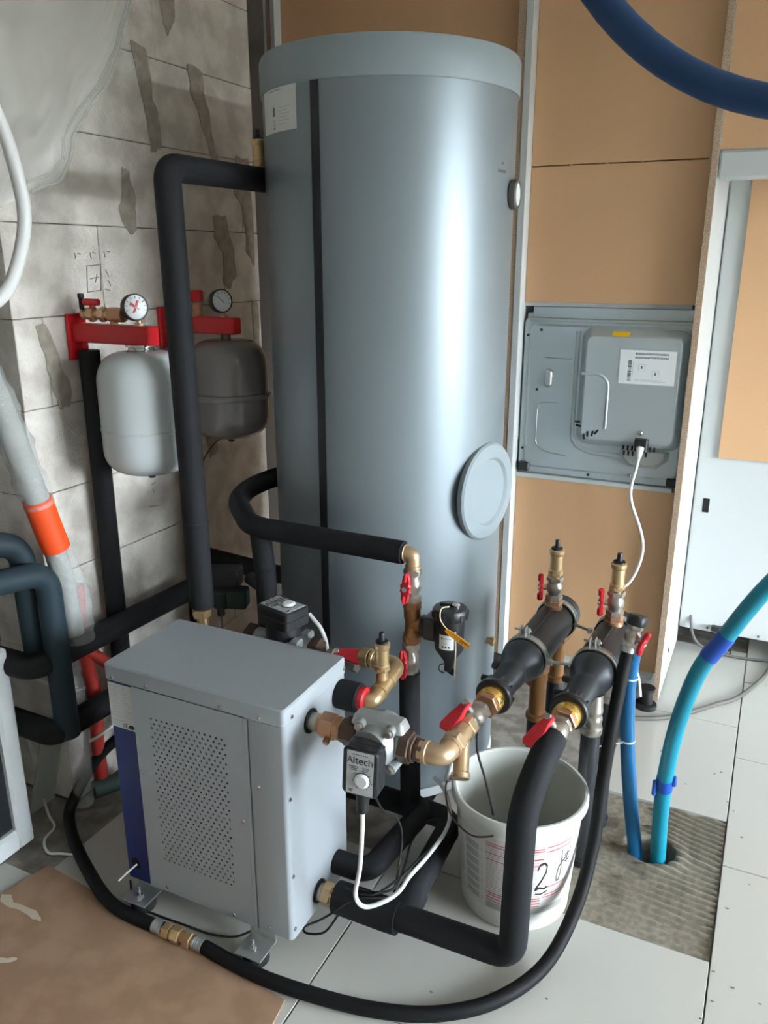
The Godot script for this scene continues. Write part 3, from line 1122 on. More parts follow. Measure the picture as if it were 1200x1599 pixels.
func tank():
	var c = Vector3(-1.10, 0, -2.325)
	var t = thing("hot_water_tank", c, "tall silver cylindrical hot water tank with a vertical black strip", "water tank")
	var R = 0.3625
	var st = mk()
	lathe(st, V2([0, 0.03, R - 0.012, 0.03, R, 0.04, R, 2.08, R - 0.004, 2.084, 0, 2.084]), 96, Transform3D(Basis(), c))
	obj("jacket", st, M.tank, t)
	st = mk()
	lathe(st, V2([R - 0.01, 2.078, R + 0.004, 2.078, R + 0.0055, 2.082, R + 0.0055, 2.162, R + 0.001, 2.172, R - 0.012, 2.176, 0, 2.18]), 96, Transform3D(Basis(), c))
	obj("lid", st, M.tank_lid, t)
	st = mk()
	lathe(st, V2([0, 0.0, R - 0.02, 0.0, R + 0.003, 0.002, R + 0.003, 0.016, R - 0.002, 0.03, 0, 0.031]), 96, Transform3D(Basis(), c))
	obj("base_ring", st, M.label_grey, t)
	# black zip cover strip (angle 0 = +x, 90 = +z)
	st = mk()
	var n = 8
	for i in n:
		var a0 = deg_to_rad(lerpf(94.2, 98.2, float(i) / n))
		var a1 = deg_to_rad(lerpf(94.2, 98.2, float(i + 1) / n))
		var ri = R - 0.001
		var ro = R + 0.003
		var P = func(a, r, y): return c + Vector3(cos(a) * r, y, sin(a) * r)
		quad(st, P.call(a0, ro, 0.05), P.call(a1, ro, 0.05), P.call(a1, ro, 2.079), P.call(a0, ro, 2.079), 1)
		if i == 0:
			quad(st, P.call(a0, ri, 0.05), P.call(a0, ro, 0.05), P.call(a0, ro, 2.079), P.call(a0, ri, 2.079))
		if i == n - 1:
			quad(st, P.call(a1, ro, 0.05), P.call(a1, ri, 0.05), P.call(a1, ri, 2.079), P.call(a1, ro, 2.079))
	var strip = obj("cover_strip", st, M.black_plastic, t)
	strip.set_meta("label", "black cover strip over the jacket seam")
	# paper sticker
	var rng = RandomNumberGenerator.new()
	rng.seed = 8
	var im = canvas(160, 200, S(232, 233, 230))
	fine_print(im, 40, 10, 80, 1, 6, 3, S(60, 60, 60), rng, 1.0)
	fine_print(im, 12, 30, 40, 9, 14, 2, S(205, 205, 205), rng, 0.4)
	im.fill_rect(Rect2i(62, 92, 12, 34), S(40, 40, 42))
	im.fill_rect(Rect2i(65, 84, 6, 9), S(60, 60, 62))
	for i in 4:
		im.fill_rect(Rect2i(62, 98 + i * 8, 12, 2), S(200, 200, 200))
	im.fill_rect(Rect2i(63, 140, 12, 36), S(208, 208, 208))
	im.fill_rect(Rect2i(64, 178, 10, 8), S(120, 120, 122))
	for i in 6:
		im.fill_rect(Rect2i(92, 90 + i * 15, 46 - (i * 11) % 20, 3), S(196, 196, 198))
	st = mk()
	bent_sheet(st, c, R + 0.0012, R + 0.0012, 1.972, 2.078, 135, 106, 12)
	obj("sticker", st, img_mat(im, 0.6), t)
	# thermometer
	st = mk()
	var d = Vector3(1, 0, -0.08).normalized()
	var p = c + d * (R - 0.002) + Vector3(0, 1.822, 0)
	lathe(st, V2([0, 0, 0.03, 0, 0.038, 0.004, 0.04, 0.01, 0.04, 0.02, 0.036, 0.024, 0.032, 0.024, 0.03, 0.02, 0, 0.02]), 32, ax(p, d))
	var th = obj("thermometer", st, M.grey_cable, t)
	st = mk()
	lathe(st, V2([0, 0.0205, 0.03, 0.0205, 0.03, 0.022, 0, 0.022]), 32, ax(p, d))
	obj("dial", st, M.dial, th)
	st = mk()
	bent_sheet(st, c, R + 0.0008, R + 0.0008, 1.872, 1.88, 12, 4, 4)
	bent_sheet(st, c, R + 0.0008, R + 0.0008, 1.893, 1.899, 9, 7, 2)
	obj("printed_mark", st, M.grey_cable, t)
	# inspection flange cover
	d = Vector3(1, 0, 0.20).normalized()
	p = c + d * (R - 0.012) + Vector3(0, 0.985, 0)
	st = mk()
	lathe(st, V2([0.05, 0.0, 0.145, 0.0, 0.148, 0.006, 0.148, 0.016, 0.142, 0.022, 0.104, 0.026, 0.1, 0.022, 0.096, 0.018, 0, 0.02]), 48, ax(p, d))
	obj("flange_cover", st, M.tank_lid, t)
	# drain tap
	d = Vector3(1, 0, 0.06).normalized()
	p = c + d * (R - 0.004) + Vector3(0, 0.472, 0)
	st = mk()
	cyl(st, p, p + d * 0.03, 0.011, 16)
	cyl(st, p + d * 0.022 + Vector3(0, 0.016, 0), p + d * 0.022 - Vector3(0, 0.014, 0), 0.007, 12)
	cyl(st, p + d * 0.022 + Vector3(0, 0.0, -0.016), p + d * 0.022 + Vector3(0, 0, 0.016), 0.005, 12)
	obj("drain_tap", st, M.brass_bright, t)

func heat_pump():
	var x0 = -1.405
	var x1 = -0.883
	var z0 = -1.612
	var z1 = -1.325
	var y0 = 0.07
	var y1 = 0.70
	var xc = (x0 + x1) / 2
	var zc = (z0 + z1) / 2
	var t = thing("heat_pump_unit", Vector3(xc, 0, zc), "squat grey sheet metal heat pump box with perforated front and blue strip", "heat pump")
	# chassis inside, dark
	var st = mk()
	box(st, Vector3(xc, (y0 + y1) / 2, zc - 0.004), Vector3(x1 - x0 - 0.02, y1 - y0 - 0.02, z1 - z0 - 0.026))
	obj("chassis", st, M.dark_void, t)
	# top lid with turned-down edges and rounded corners
	st = mk()
	var up = Transform3D(Basis(Vector3(1, 0, 0), Vector3(0, 0, -1), Vector3(0, 1, 0)), Vector3(xc, y1 - 0.042, zc))
	rbox(st, up, x1 - x0 + 0.003, z1 - z0 + 0.003, 0.012, 0.045, 0.004)
	obj("top_lid", st, M.casing, t)
	# one sheet folded round the front right corner and along the side, one for the left and back
	st = mk()
	var flat = Basis(Vector3(1, 0, 0), Vector3(0, 0, -1), Vector3(0, 1, 0))
	rbox(st, Transform3D(flat, Vector3((-0.9945 + x1) / 2, y0, zc)), x1 + 0.9945, z1 - z0, 0.012, y1 - y0 - 0.041, 0.001)
	box(st, Vector3(-0.9871, (y0 + y1 - 0.043) / 2, z1 - 0.002), Vector3(0.0146, y1 - y0 - 0.043, 0.004))
	obj("side_sheet", st, M.casing, t)
	st = mk()
	box(st, Vector3(x0 + 0.004, (y0 + y1) / 2 - 0.02, zc - 0.004), Vector3(0.008, y1 - y0 - 0.044, z1 - z0 - 0.01), 0.002)
	box(st, Vector3((x0 - 0.9945) / 2, (y0 + y1) / 2 - 0.02, z0 + 0.003), Vector3(-0.9945 - x0 - 0.01, y1 - y0 - 0.044, 0.006), 0.002)
	obj("back_sheet", st, M.casing, t)
	# perforated front sheet: solid borders plus a field with real holes
	st = mk()
	var fx0 = -1.322
	var fx1 = -0.9951
	var hx0 = -1.275
	var hx1 = -1.041
	var hy0 = 0.165
	var hy1 = 0.589
	var top = y1 - 0.043
	var zf = z1
	for r in [[fx0, hx0, y0, top], [hx1, fx1, y0, top], [hx0, hx1, y0, hy0], [hx0, hx1, hy1, top]]:
		box(st, Vector3((r[0] + r[1]) / 2, (r[2] + r[3]) / 2, zf - 0.001), Vector3(r[1] - r[0], r[3] - r[2], 0.002))
	var cols = 14
	var rows = 33
	var px = (hx1 - hx0) / (cols + 0.5)
	var py = (hy1 - hy0) / rows
	for r in rows:
		var off = px * 0.5 if r % 2 == 1 else 0.0
		var cy = hy1 - py * (r + 0.5)
		# filler half cells at the row ends
		var fxa = hx0 if r % 2 == 1 else hx0 + px * cols
		quad(st, Vector3(fxa, cy + py / 2, zf), Vector3(fxa + px / 2, cy + py / 2, zf), Vector3(fxa + px / 2, cy - py / 2, zf), Vector3(fxa, cy - py / 2, zf))
		for k in cols:
			var cx = hx0 + off + px * (k + 0.5)
			var hr = 0.0033
			for i in 8:
				var a0 = PI / 4 * i
				var a1 = PI / 4 * (i + 1)
				var sq = func(a):
					var m = maxf(absf(cos(a)), absf(sin(a)))
					return Vector3(cx + cos(a) / m * px / 2, cy + sin(a) / m * py / 2, zf)
				var ci = func(a, dz): return Vector3(cx + cos(a) * hr, cy + sin(a) * hr, zf - dz)
				quad(st, ci.call(a0, 0), ci.call(a1, 0), sq.call(a1), sq.call(a0))
				quad(st, ci.call(a0, 0.002), ci.call(a1, 0.002), ci.call(a1, 0), ci.call(a0, 0))
	var fp = obj("perforated_panel", st, M.casing, t)
	# blue strip, recessed, with rating plate
	st = mk()
	box(st, Vector3((x0 + fx0) / 2 + 0.002, (y0 + top) / 2 - 0.004, zf - 0.007), Vector3(fx0 - x0 - 0.006, top - y0 + 0.004, 0.002))
	var bl = obj("blue_strip", st, M.blue_panel, t)
	bl.set_meta("label", "dark blue recessed strip")
	var rng = RandomNumberGenerator.new()
	rng.seed = 21
	var im = canvas(128, 200, S(206, 207, 206))
	for i in 11:
		fine_print(im, 8, 14 + i * 13, 48, 1, 8, 2, S(165, 165, 165), rng)
		fine_print(im, 74, 14 + i * 13, 44, 1, 8, 2, S(130, 130, 130) if i % 3 == 2 else S(160, 160, 160), rng, 0.6)
	im.fill_rect(Rect2i(6, 166, 70, 1), S(120, 120, 120))
	st = mk()
	sheet(st, Transform3D(Basis(), Vector3(-1.363, 0.588, zf - 0.006)), 0.079, 0.124)
	var rp = obj("rating_plate", st, img_mat(im, 0.5), t)
	text("lettering", "CE", 0.014, M.ink, rp, Transform3D(Basis(), Vector3(-1.358, 0.536, zf - 0.0048)))
	st = mk()
	var ov = []
	for i in 20:
		ov.append(Vector2(cos(TAU * i / 20) * 0.009, sin(TAU * i / 20) * 0.006))
	slab(st, ov, 0.001, Transform3D(Basis(), Vector3(-1.337, 0.536, zf - 0.0054)))
	obj("emblem", st, M.ink, rp)
	# hole, tie and screw at the foot of the strip
	st = mk()
	lathe(st, V2([0, 0, 0.016, 0, 0.016, 0.0015, 0, 0.0015]), 20, ax(Vector3(-1.372, 0.115, zf - 0.0065), Vector3(0, 0, 1)))
	obj("cable_hole", st, M.dark_void, bl)
	st = mk()
	tube(st, V3([-1.365, 0.118, -1.325, -1.385, 0.098, -1.31, -1.405, 0.075, -1.295]), 0.0025, 8)
	obj("cable_tie", st, M.white_cable, bl)
	# screws
	for s in [[-1.379, 0.67], [-1.271, 0.67], [-1.054, 0.67], [-0.946, 0.67], [-0.959, 0.485], [-1.007, 0.374], [-1.31, 0.42], [-1.265, 0.084], [-1.054, 0.082], [-0.948, 0.084]]:
		st = mk()
		var zz = zf + (0.001 if s[1] > 0.65 else 0.0)
		lathe(st, V2([0.0055, 0, 0.0055, 0.001, 0.004, 0.003, 0, 0.0036]), 10, ax(Vector3(s[0], s[1], zz), Vector3(0, 0, 1)))
		obj("screw", st, M.chrome, t)
	for s in [[0.674, -1.355], [0.676, -1.60], [0.467, -1.337], [0.253, -1.337], [0.10, -1.337]]:
		st = mk()
		lathe(st, V2([0.0055, 0, 0.0055, 0.001, 0.004, 0.003, 0, 0.0036]), 10, ax(Vector3(x1 + (0.0015 if s[0] > 0.65 else 0.0), s[0], s[1]), Vector3(1, 0, 0)))
		obj("screw", st, M.chrome, t)
	# anti-vibration feet: folded plate, bolt, rubber puck
	for p in [Vector3(-1.345, 0, -1.315), Vector3(-0.975, 0, -1.30), Vector3(-1.345, 0, -1.60), Vector3(-0.955, 0, -1.60)]:
		st = mk()
		lathe(st, V2([0, 0, 0.031, 0, 0.033, 0.004, 0.033, 0.03, 0.028, 0.036, 0, 0.036]), 24, Transform3D(Basis(), p))
		obj("rubber_foot", st, M.rubber, t)
		st = mk()
		box(st, p + Vector3(0, 0.038, 0.0), Vector3(0.075, 0.004, 0.075), 0.001)
		box(st, p + Vector3(0, 0.055, -0.034), Vector3(0.075, 0.034, 0.004), 0.001)
		obj("foot_plate", st, M.zinc, t)
		st = mk()
		cyl(st, p + Vector3(0, 0.038, 0.01), p + Vector3(0, 0.07, 0.01), 0.004, 10)
		hexa(st, p + Vector3(0, 0.04, 0.01), p + Vector3(0, 0.047, 0.01), 0.009)
		obj("bolt", st, M.chrome, t)
	# upper and lower water connections on the side
	for q in [[0.618, -1.437], [0.118, -1.453]]:
		st = mk()
		var a = Vector3(x1, q[0], q[1])
		lathe(st, V2([0.018, -0.002, 0.030, -0.002, 0.030, 0.003, 0.027, 0.003, 0.025, 0.001, 0.018, 0.001]), 28, ax(a, Vector3(1, 0, 0)))
		obj("grommet", st, M.rubber, t)
		st = mk()
		cyl(st, a, a + Vector3(0.024, 0, 0), 0.022, 24)
		obj("connection", st, M.nickel, t)

func vessels():
	var vessel = func(c, top, m, lbl, seam_low, R, h):
		var t = thing("expansion_vessel", c + Vector3(0, -h, 0), lbl, "vessel")
		var st = mk()
		var P = []
		# bottom dome, wall, top dome
		for i in 17:
			var a = deg_to_rad(-90 + i * 5.625)
			P.append(Vector2(R * pow(cos(a), 0.5), -h + 0.07 + 0.07 * sin(a)))
		for i in 17:
			var a = deg_to_rad(i * 5.625)
			P.append(Vector2(R * pow(cos(a), 0.5) if i < 16 else 0.0, -0.088 + 0.088 * sin(a)))
		P[0].x = 0
		lathe(st, P, 48, Transform3D(Basis(), c))
		obj("body", st, m, t)
		st = mk()
		var ys = -h * (0.62 if seam_low else 0.56)
		if seam_low:
			lathe(st, V2([R - 0.001, ys - 0.004, R + 0.0015, ys - 0.002, R + 0.0015, ys + 0.002, R - 0.001, ys + 0.004]), 48, Transform3D(Basis(), c))
		else:
			lathe(st, V2([R - 0.002, ys - 0.011, R + 0.008, ys - 0.009, R + 0.012, ys - 0.003, R + 0.012, ys + 0.003, R + 0.008, ys + 0.009, R - 0.002, ys + 0.011]), 48, Transform3D(Basis(), c))
		obj("seam", st, m, t)
		st = mk()
		cyl(st, c + Vector3(0, -0.012, 0), c + Vector3(0, 0.03, 0), 0.016, 20)
		obj("neck", st, M.zinc if seam_low else m, t)
		st = mk()
		lathe(st, V2([0, 0, 0.009, 0, 0.014, 0.014, 0.014, 0.02, 0, 0.02]), 16, Transform3D(Basis(), c + Vector3(0, -h - 0.018, 0)))
		obj("valve_cap", st, M.black_plastic, t)
		return t
	var c1 = Vector3(-1.60, 1.408, -1.772)
	var v1 = vessel.call(c1, 0, M.vessel_white, "white expansion vessel hanging on the left under a red bracket", true, 0.127, 0.345)
	var st = mk()
	lathe(st, V2([0.02, -0.004, 0.042, -0.006, 0.044, -0.001, 0.036, 0.003, 0.034, 0.009, 0.042, 0.012, 0.042, 0.017, 0.02, 0.018]), 32, Transform3D(Basis(), c1))
	obj("spring_lock", st, M.chrome, v1)
	var c2 = Vector3(-1.60, 1.408, -2.163)
	vessel.call(c2, 0, M.vessel_grey, "grey brown expansion vessel with a clamp ring, right of the white one", false, 0.128, 0.315)
	# red brackets: wall plate and square tube, with gauge and safety fittings on top
	for q in [[-1.772, true], [-2.158, false]]:
		var z = q[0]
		var first = q[1]
		var t = thing("vessel_bracket", Vector3(-1.84, 1.44, z), "red wall bracket with gauge and brass ball valve over the white vessel" if first else "red wall bracket with gauge and red cap over the grey brown vessel", "bracket")
		st = mk()
		box(st, Vector3(-1.834, 1.437, z), Vector3(0.012, 0.13, 0.07), 0.002)
		obj("wall_plate", st, M.red_paint, t)
		st = mk()
		box(st, Vector3(-1.69, 1.449, z), Vector3(0.28, 0.052, 0.046), 0.004)
		obj("square_tube", st, M.red_paint, t)
		# gauge looks along the arm
		gauge(t, Vector3(-1.598, 1.525, z + 0.01), Vector3(0.88, 0.08, 0.46), 0.036, first)
		st = mk()
		cyl(st, Vector3(-1.60, 1.474, z), Vector3(-1.60, 1.50, z), 0.008, 12)
		hexa(st, Vector3(-1.60, 1.474, z), Vector3(-1.60, 1.482, z), 0.013)
		obj("gauge_stem", st, M.brass, t)
		if first:
			st = mk()
			brass_run(st, Vector3(-1.80, 1.502, z), Vector3(-1.655, 1.502, z), 0.014)
			hexa(st, Vector3(-1.775, 1.502, z), Vector3(-1.755, 1.502, z), 0.022)
			hexa(st, Vector3(-1.735, 1.502, z), Vector3(-1.715, 1.502, z), 0.021)
			cyl(st, Vector3(-1.69, 1.474, z), Vector3(-1.69, 1.502, z), 0.011, 16)
			obj("brass_valve", st, M.brass, t)
			st = mk()
			cyl(st, Vector3(-1.70, 1.502, z), Vector3(-1.65, 1.502, z), 0.020, 20)
			obj("safety_valve", st, M.bronze, t)
			st = mk()
			cyl(st, Vector3(-1.792, 1.515, z + 0.012), Vector3(-1.792, 1.548, z + 0.012), 0.007, 12)
			cyl(st, Vector3(-1.792, 1.545, z + 0.012), Vector3(-1.792, 1.558, z + 0.012), 0.009, 12)
			obj("bleed_cap", st, M.black_plastic, t)
			st = mk()
			box(st, Vector3(-1.757, 1.535, z + 0.01), Vector3(0.055, 0.018, 0.024), 0.005)
			cyl(st, Vector3(-1.757, 1.518, z + 0.01), Vector3(-1.757, 1.54, z + 0.01), 0.006, 10)
			obj("handle", st, M.red, t)
		else:
			st = mk()
			brass_run(st, Vector3(-1.70, 1.474, z), Vector3(-1.70, 1.52, z), 0.015)
			cyl(st, Vector3(-1.70, 1.50, z), Vector3(-1.755, 1.50, z), 0.011, 16)
			obj("safety_valve", st, M.bronze, t)
			st = mk()
			lathe(st, V2([0, 0, 0.02, 0, 0.021, 0.004, 0.021, 0.03, 0.018, 0.034, 0, 0.034]), 12, Transform3D(Basis(), Vector3(-1.70, 1.522, z)), true)
			obj("cap", st, M.red_paint, t)

func insulated_pipes():
	var G = "black insulated pipes"
	# riser from the box to the top of the tank
	var riser = insulated("insulated_riser_pipe", V3([-1.404, 0.70, -1.715, -1.418, 1.866, -1.715, -1.44, 1.872, -2.20]), 0.034, 0.04, "thick black insulated pipe rising from behind the box, elbow into tank top", G)
	sleeve_joint(riser, Vector3(-1.4075, 0.95, -1.715), Vector3.UP, 0.034)
	var st = mk()
	hexa(st, Vector3(-1.400, 0.672, -1.705), Vector3(-1.400, 0.695, -1.705), 0.028)
	cyl(st, Vector3(-1.405, 0.60, -1.715), Vector3(-1.405, 0.74, -1.715), 0.018, 20)
	obj("brass_fitting", st, M.brass_bright, riser)
	air_vent(Vector3(-1.452, 1.905, -2.17), 1.2, "brass air vent at the end of the top pipe beside the tank")
	# pipe from the tank's left side across its front to the filter column
	var p = insulated("insulated_cross_pipe", V3([-1.44, 0.965, -2.24, -1.50, 0.945, -2.12, -1.475, 0.93, -2.0, -1.32, 0.912, -1.85, -0.833, 0.908, -1.85]), 0.0315, 0.06, "black insulated pipe leaving the tank's side and crossing its front", G)
	st = mk()
	brass_run(st, Vector3(-0.84, 0.908, -1.85), Vector3(-0.825, 0.908, -1.85), 0.021)
	tube(st, fillet(V3([-0.835, 0.908, -1.85, -0.805, 0.908, -1.85, -0.805, 0.87, -1.85]), 0.025), 0.0185, 20)
	cyl(st, Vector3(-0.805, 0.878, -1.85), Vector3(-0.805, 0.868, -1.85), 0.021, 20)
	obj("brass_elbow", st, M.brass, p)
	var b = insulated("insulated_branch_pipe", V3([-1.295, 0.912, -1.86, -1.278, 0.78, -1.855, -1.268, 0.45, -1.85]), 0.031, 0.02, "black insulated pipe dropping from the cross pipe to behind the box", G)
	sleeve_joint(b, Vector3(-1.279, 0.79, -1.855), Vector3.UP, 0.031)
	# column under the filter down to the floor runs
	var c = insulated("insulated_drop_pipe", V3([-0.812, 0.56, -1.85, -0.805, 0.13, -1.85]), 0.029, 0.02, "black insulated pipe dropping from the filter valve to the floor", G)
	# floor run to the middle connection of the box
	var d = insulated("insulated_floor_pipe", V3([-0.883, 0.138, -1.545, -0.79, 0.138, -1.545, -0.757, 0.138, -1.83, -0.80, 0.135, -1.855]), 0.031, 0.07, "short black insulated pipe curving from the box side to the drop pipe", G)
	# floor run with the T piece from the lowest connection to the standing bend
	var e = insulated("insulated_return_pipe", V3([-0.81, 0.125, -1.453, -0.376, 0.132, -1.456, -0.372, 0.52, -1.456, -0.358, 0.60, -1.52, -0.352, 0.622, -1.605]), 0.0325, 0.05, "thick black insulated pipe running along the floor then up to the right manifold", G)
	st = mk()
	tube(st, V3([-0.83, 0.120, -1.453, -0.80, 0.121, -1.453, -0.70, 0.122, -1.453, -0.66, 0.124, -1.453]), 0.040, 22)
	obj("wide_sleeve", st, M.foam, e)
	st = mk()
	tube(st, V3([-0.655, 0.122, -1.45, -0.66, 0.122, -1.52, -0.662, 0.122, -1.545]), 0.039, 22)
	obj("branch_sleeve", st, M.foam, e)
	st = mk()
	hexa(st, Vector3(-0.868, 0.118, -1.453), Vector3(-0.84, 0.118, -1.453), 0.030, 0.4)
	cyl(st, Vector3(-0.85, 0.118, -1.453), Vector3(-0.815, 0.119, -1.453), 0.025, 24)
	hexa(st, Vector3(-0.845, 0.118, -1.453), Vector3(-0.822, 0.118, -1.453), 0.028, 0.1)
	obj("brass_union", st, M.brass_bright, e)
	var f = insulated("insulated_back_pipe", V3([-0.66, 0.122, -1.50, -0.672, 0.122, -1.85, -0.90, 0.122, -1.86, -1.35, 0.122, -1.86]), 0.033, 0.05, "black insulated pipe looping from the T past the bucket to behind the box", G)
	# two dark pipes behind the vessels and along the wall
	insulated("insulated_wall_pipe", V3([-1.795, 1.40, -1.772, -1.795, 0.06, -1.772]), 0.03, 0.02, "straight black insulated pipe going down the block wall below the left bracket", G)
	insulated("insulated_wall_pipe", V3([-1.795, 1.40, -2.158, -1.795, 0.06, -2.158]), 0.026, 0.02, "straight black insulated pipe going down the wall behind the grey vessel", G)
	insulated("insulated_wall_run", V3([-2.05, 0.585, -1.38, -1.75, 0.57, -1.40, -1.75, 0.560, -1.80, -1.75, 0.545, -2.28]), 0.037, 0.05, "black insulated pipe running along the block wall, the upper of two", G)
	insulated("insulated_wall_run", V3([-2.05, 0.365, -1.42, -1.74, 0.35, -1.43, -1.74, 0.320, -2.1]), 0.037, 0.03, "black insulated pipe running along the block wall, the lower of two", G)
	insulated("insulated_wall_link", V3([-1.77, 0.625, -2.215, -1.50, 0.575, -2.28, -1.43, 0.57, -2.31]), 0.032, 0.03, "short black insulated pipe from the wall to the foot of the tank", G)
	var g1 = insulated("insulated_bend_pipe", V3([-1.92, 1.0, -1.05, -1.80, 0.91, -1.455, -1.80, 0.55, -1.462]), 0.034, 0.06, "dark green grey insulated pipe bending down at the left edge, the rear one", G)
	g1.get_child(0).material_override = M.foam_green
	var g2 = insulated("insulated_bend_pipe", V3([-1.80, 0.875, -1.05, -1.73, 0.835, -1.47, -1.725, 0.33, -1.468]), 0.034, 0.06, "dark green grey insulated pipe bending down at the left edge, the front one", G)
	g2.get_child(0).material_override = M.foam_green

func circulator_head(t, c, out, up, w, h, d, with_text):
	# c = centre of the back of the box, out = direction of the label face
	var right = up.cross(out).normalized()
	var xf = face(c, right, up)
	var st = mk()
	rbox(st, xf, w, h, 0.012, d * 0.55, 0.003)
	rbox(st, xf.translated_local(Vector3(0, 0, d * 0.5)), w, h, 0.012, d * 0.5, 0.004)
	var hd = obj("control_box", st, M.black_plastic, t)
	st = mk()
	var lf = xf.translated_local(Vector3(0, 0, d))
	sheet(st, lf, w * 0.74, h * 0.9, 0.001)
	var lb = obj("label", st, M.label_grey, hd)
	var tx = xf.translated_local(Vector3(0.0, h * 0.26, d + 0.0012))
	text("lettering", "Altech", w * 0.26, M.ink, lb, tx)
	st = mk()
	for i in 9:
		box(st, lf * Vector3(-w * 0.2 + i * w * 0.048 + (0.0 if i > 0 else 0.0), h * 0.385, 0.0013), Vector3(w * 0.03, h * 0.014, 0.0006), 0, lf.basis)
	for r in 3:
		box(st, lf * Vector3(-w * 0.18, h * (0.13 - r * 0.035), 0.0013), Vector3(w * (0.28 - 0.05 * r), h * 0.012, 0.0006), 0, lf.basis)
	for r in 3:
		box(st, lf * Vector3(w * 0.16, h * (0.13 - r * 0.035), 0.0013), Vector3(w * (0.2 - 0.04 * r), h * 0.008, 0.0006), 0, lf.basis)
	for r in 3:
		box(st, lf * Vector3(-w * 0.24, h * (-0.36 - r * 0.022), 0.0013), Vector3(w * (0.14 - 0.03 * r), h * 0.01, 0.0006), 0, lf.basis)
	for k in 7:
		var a = deg_to_rad(-60 + k * 50)
		box(st, lf * (Vector3(w * 0.08, -h * 0.13, 0.0013) + Vector3(cos(a), sin(a), 0) * w * 0.27), Vector3(w * 0.035, w * 0.02, 0.0006), 0, lf.basis)
	obj("small_print", st, M.ink, lb)
	st = mk()
	lathe(st, V2([0, 0, w * 0.21, 0, w * 0.21, 0.004, w * 0.185, 0.005, w * 0.17, 0.006, w * 0.15, 0.0075, 0, 0.0075]), 28, ax(lf * Vector3(w * 0.08, -h * 0.13, 0.0012), lf.basis.z))
	obj("knob", st, M.dial, hd)
	st = mk()
	lathe(st, V2([w * 0.205, 0, w * 0.225, 0, w * 0.225, 0.002, w * 0.205, 0.002]), 28, ax(lf * Vector3(w * 0.08, -h * 0.13, 0.0012), lf.basis.z))
	obj("dial_ring", st, M.ink, hd)
	return hd

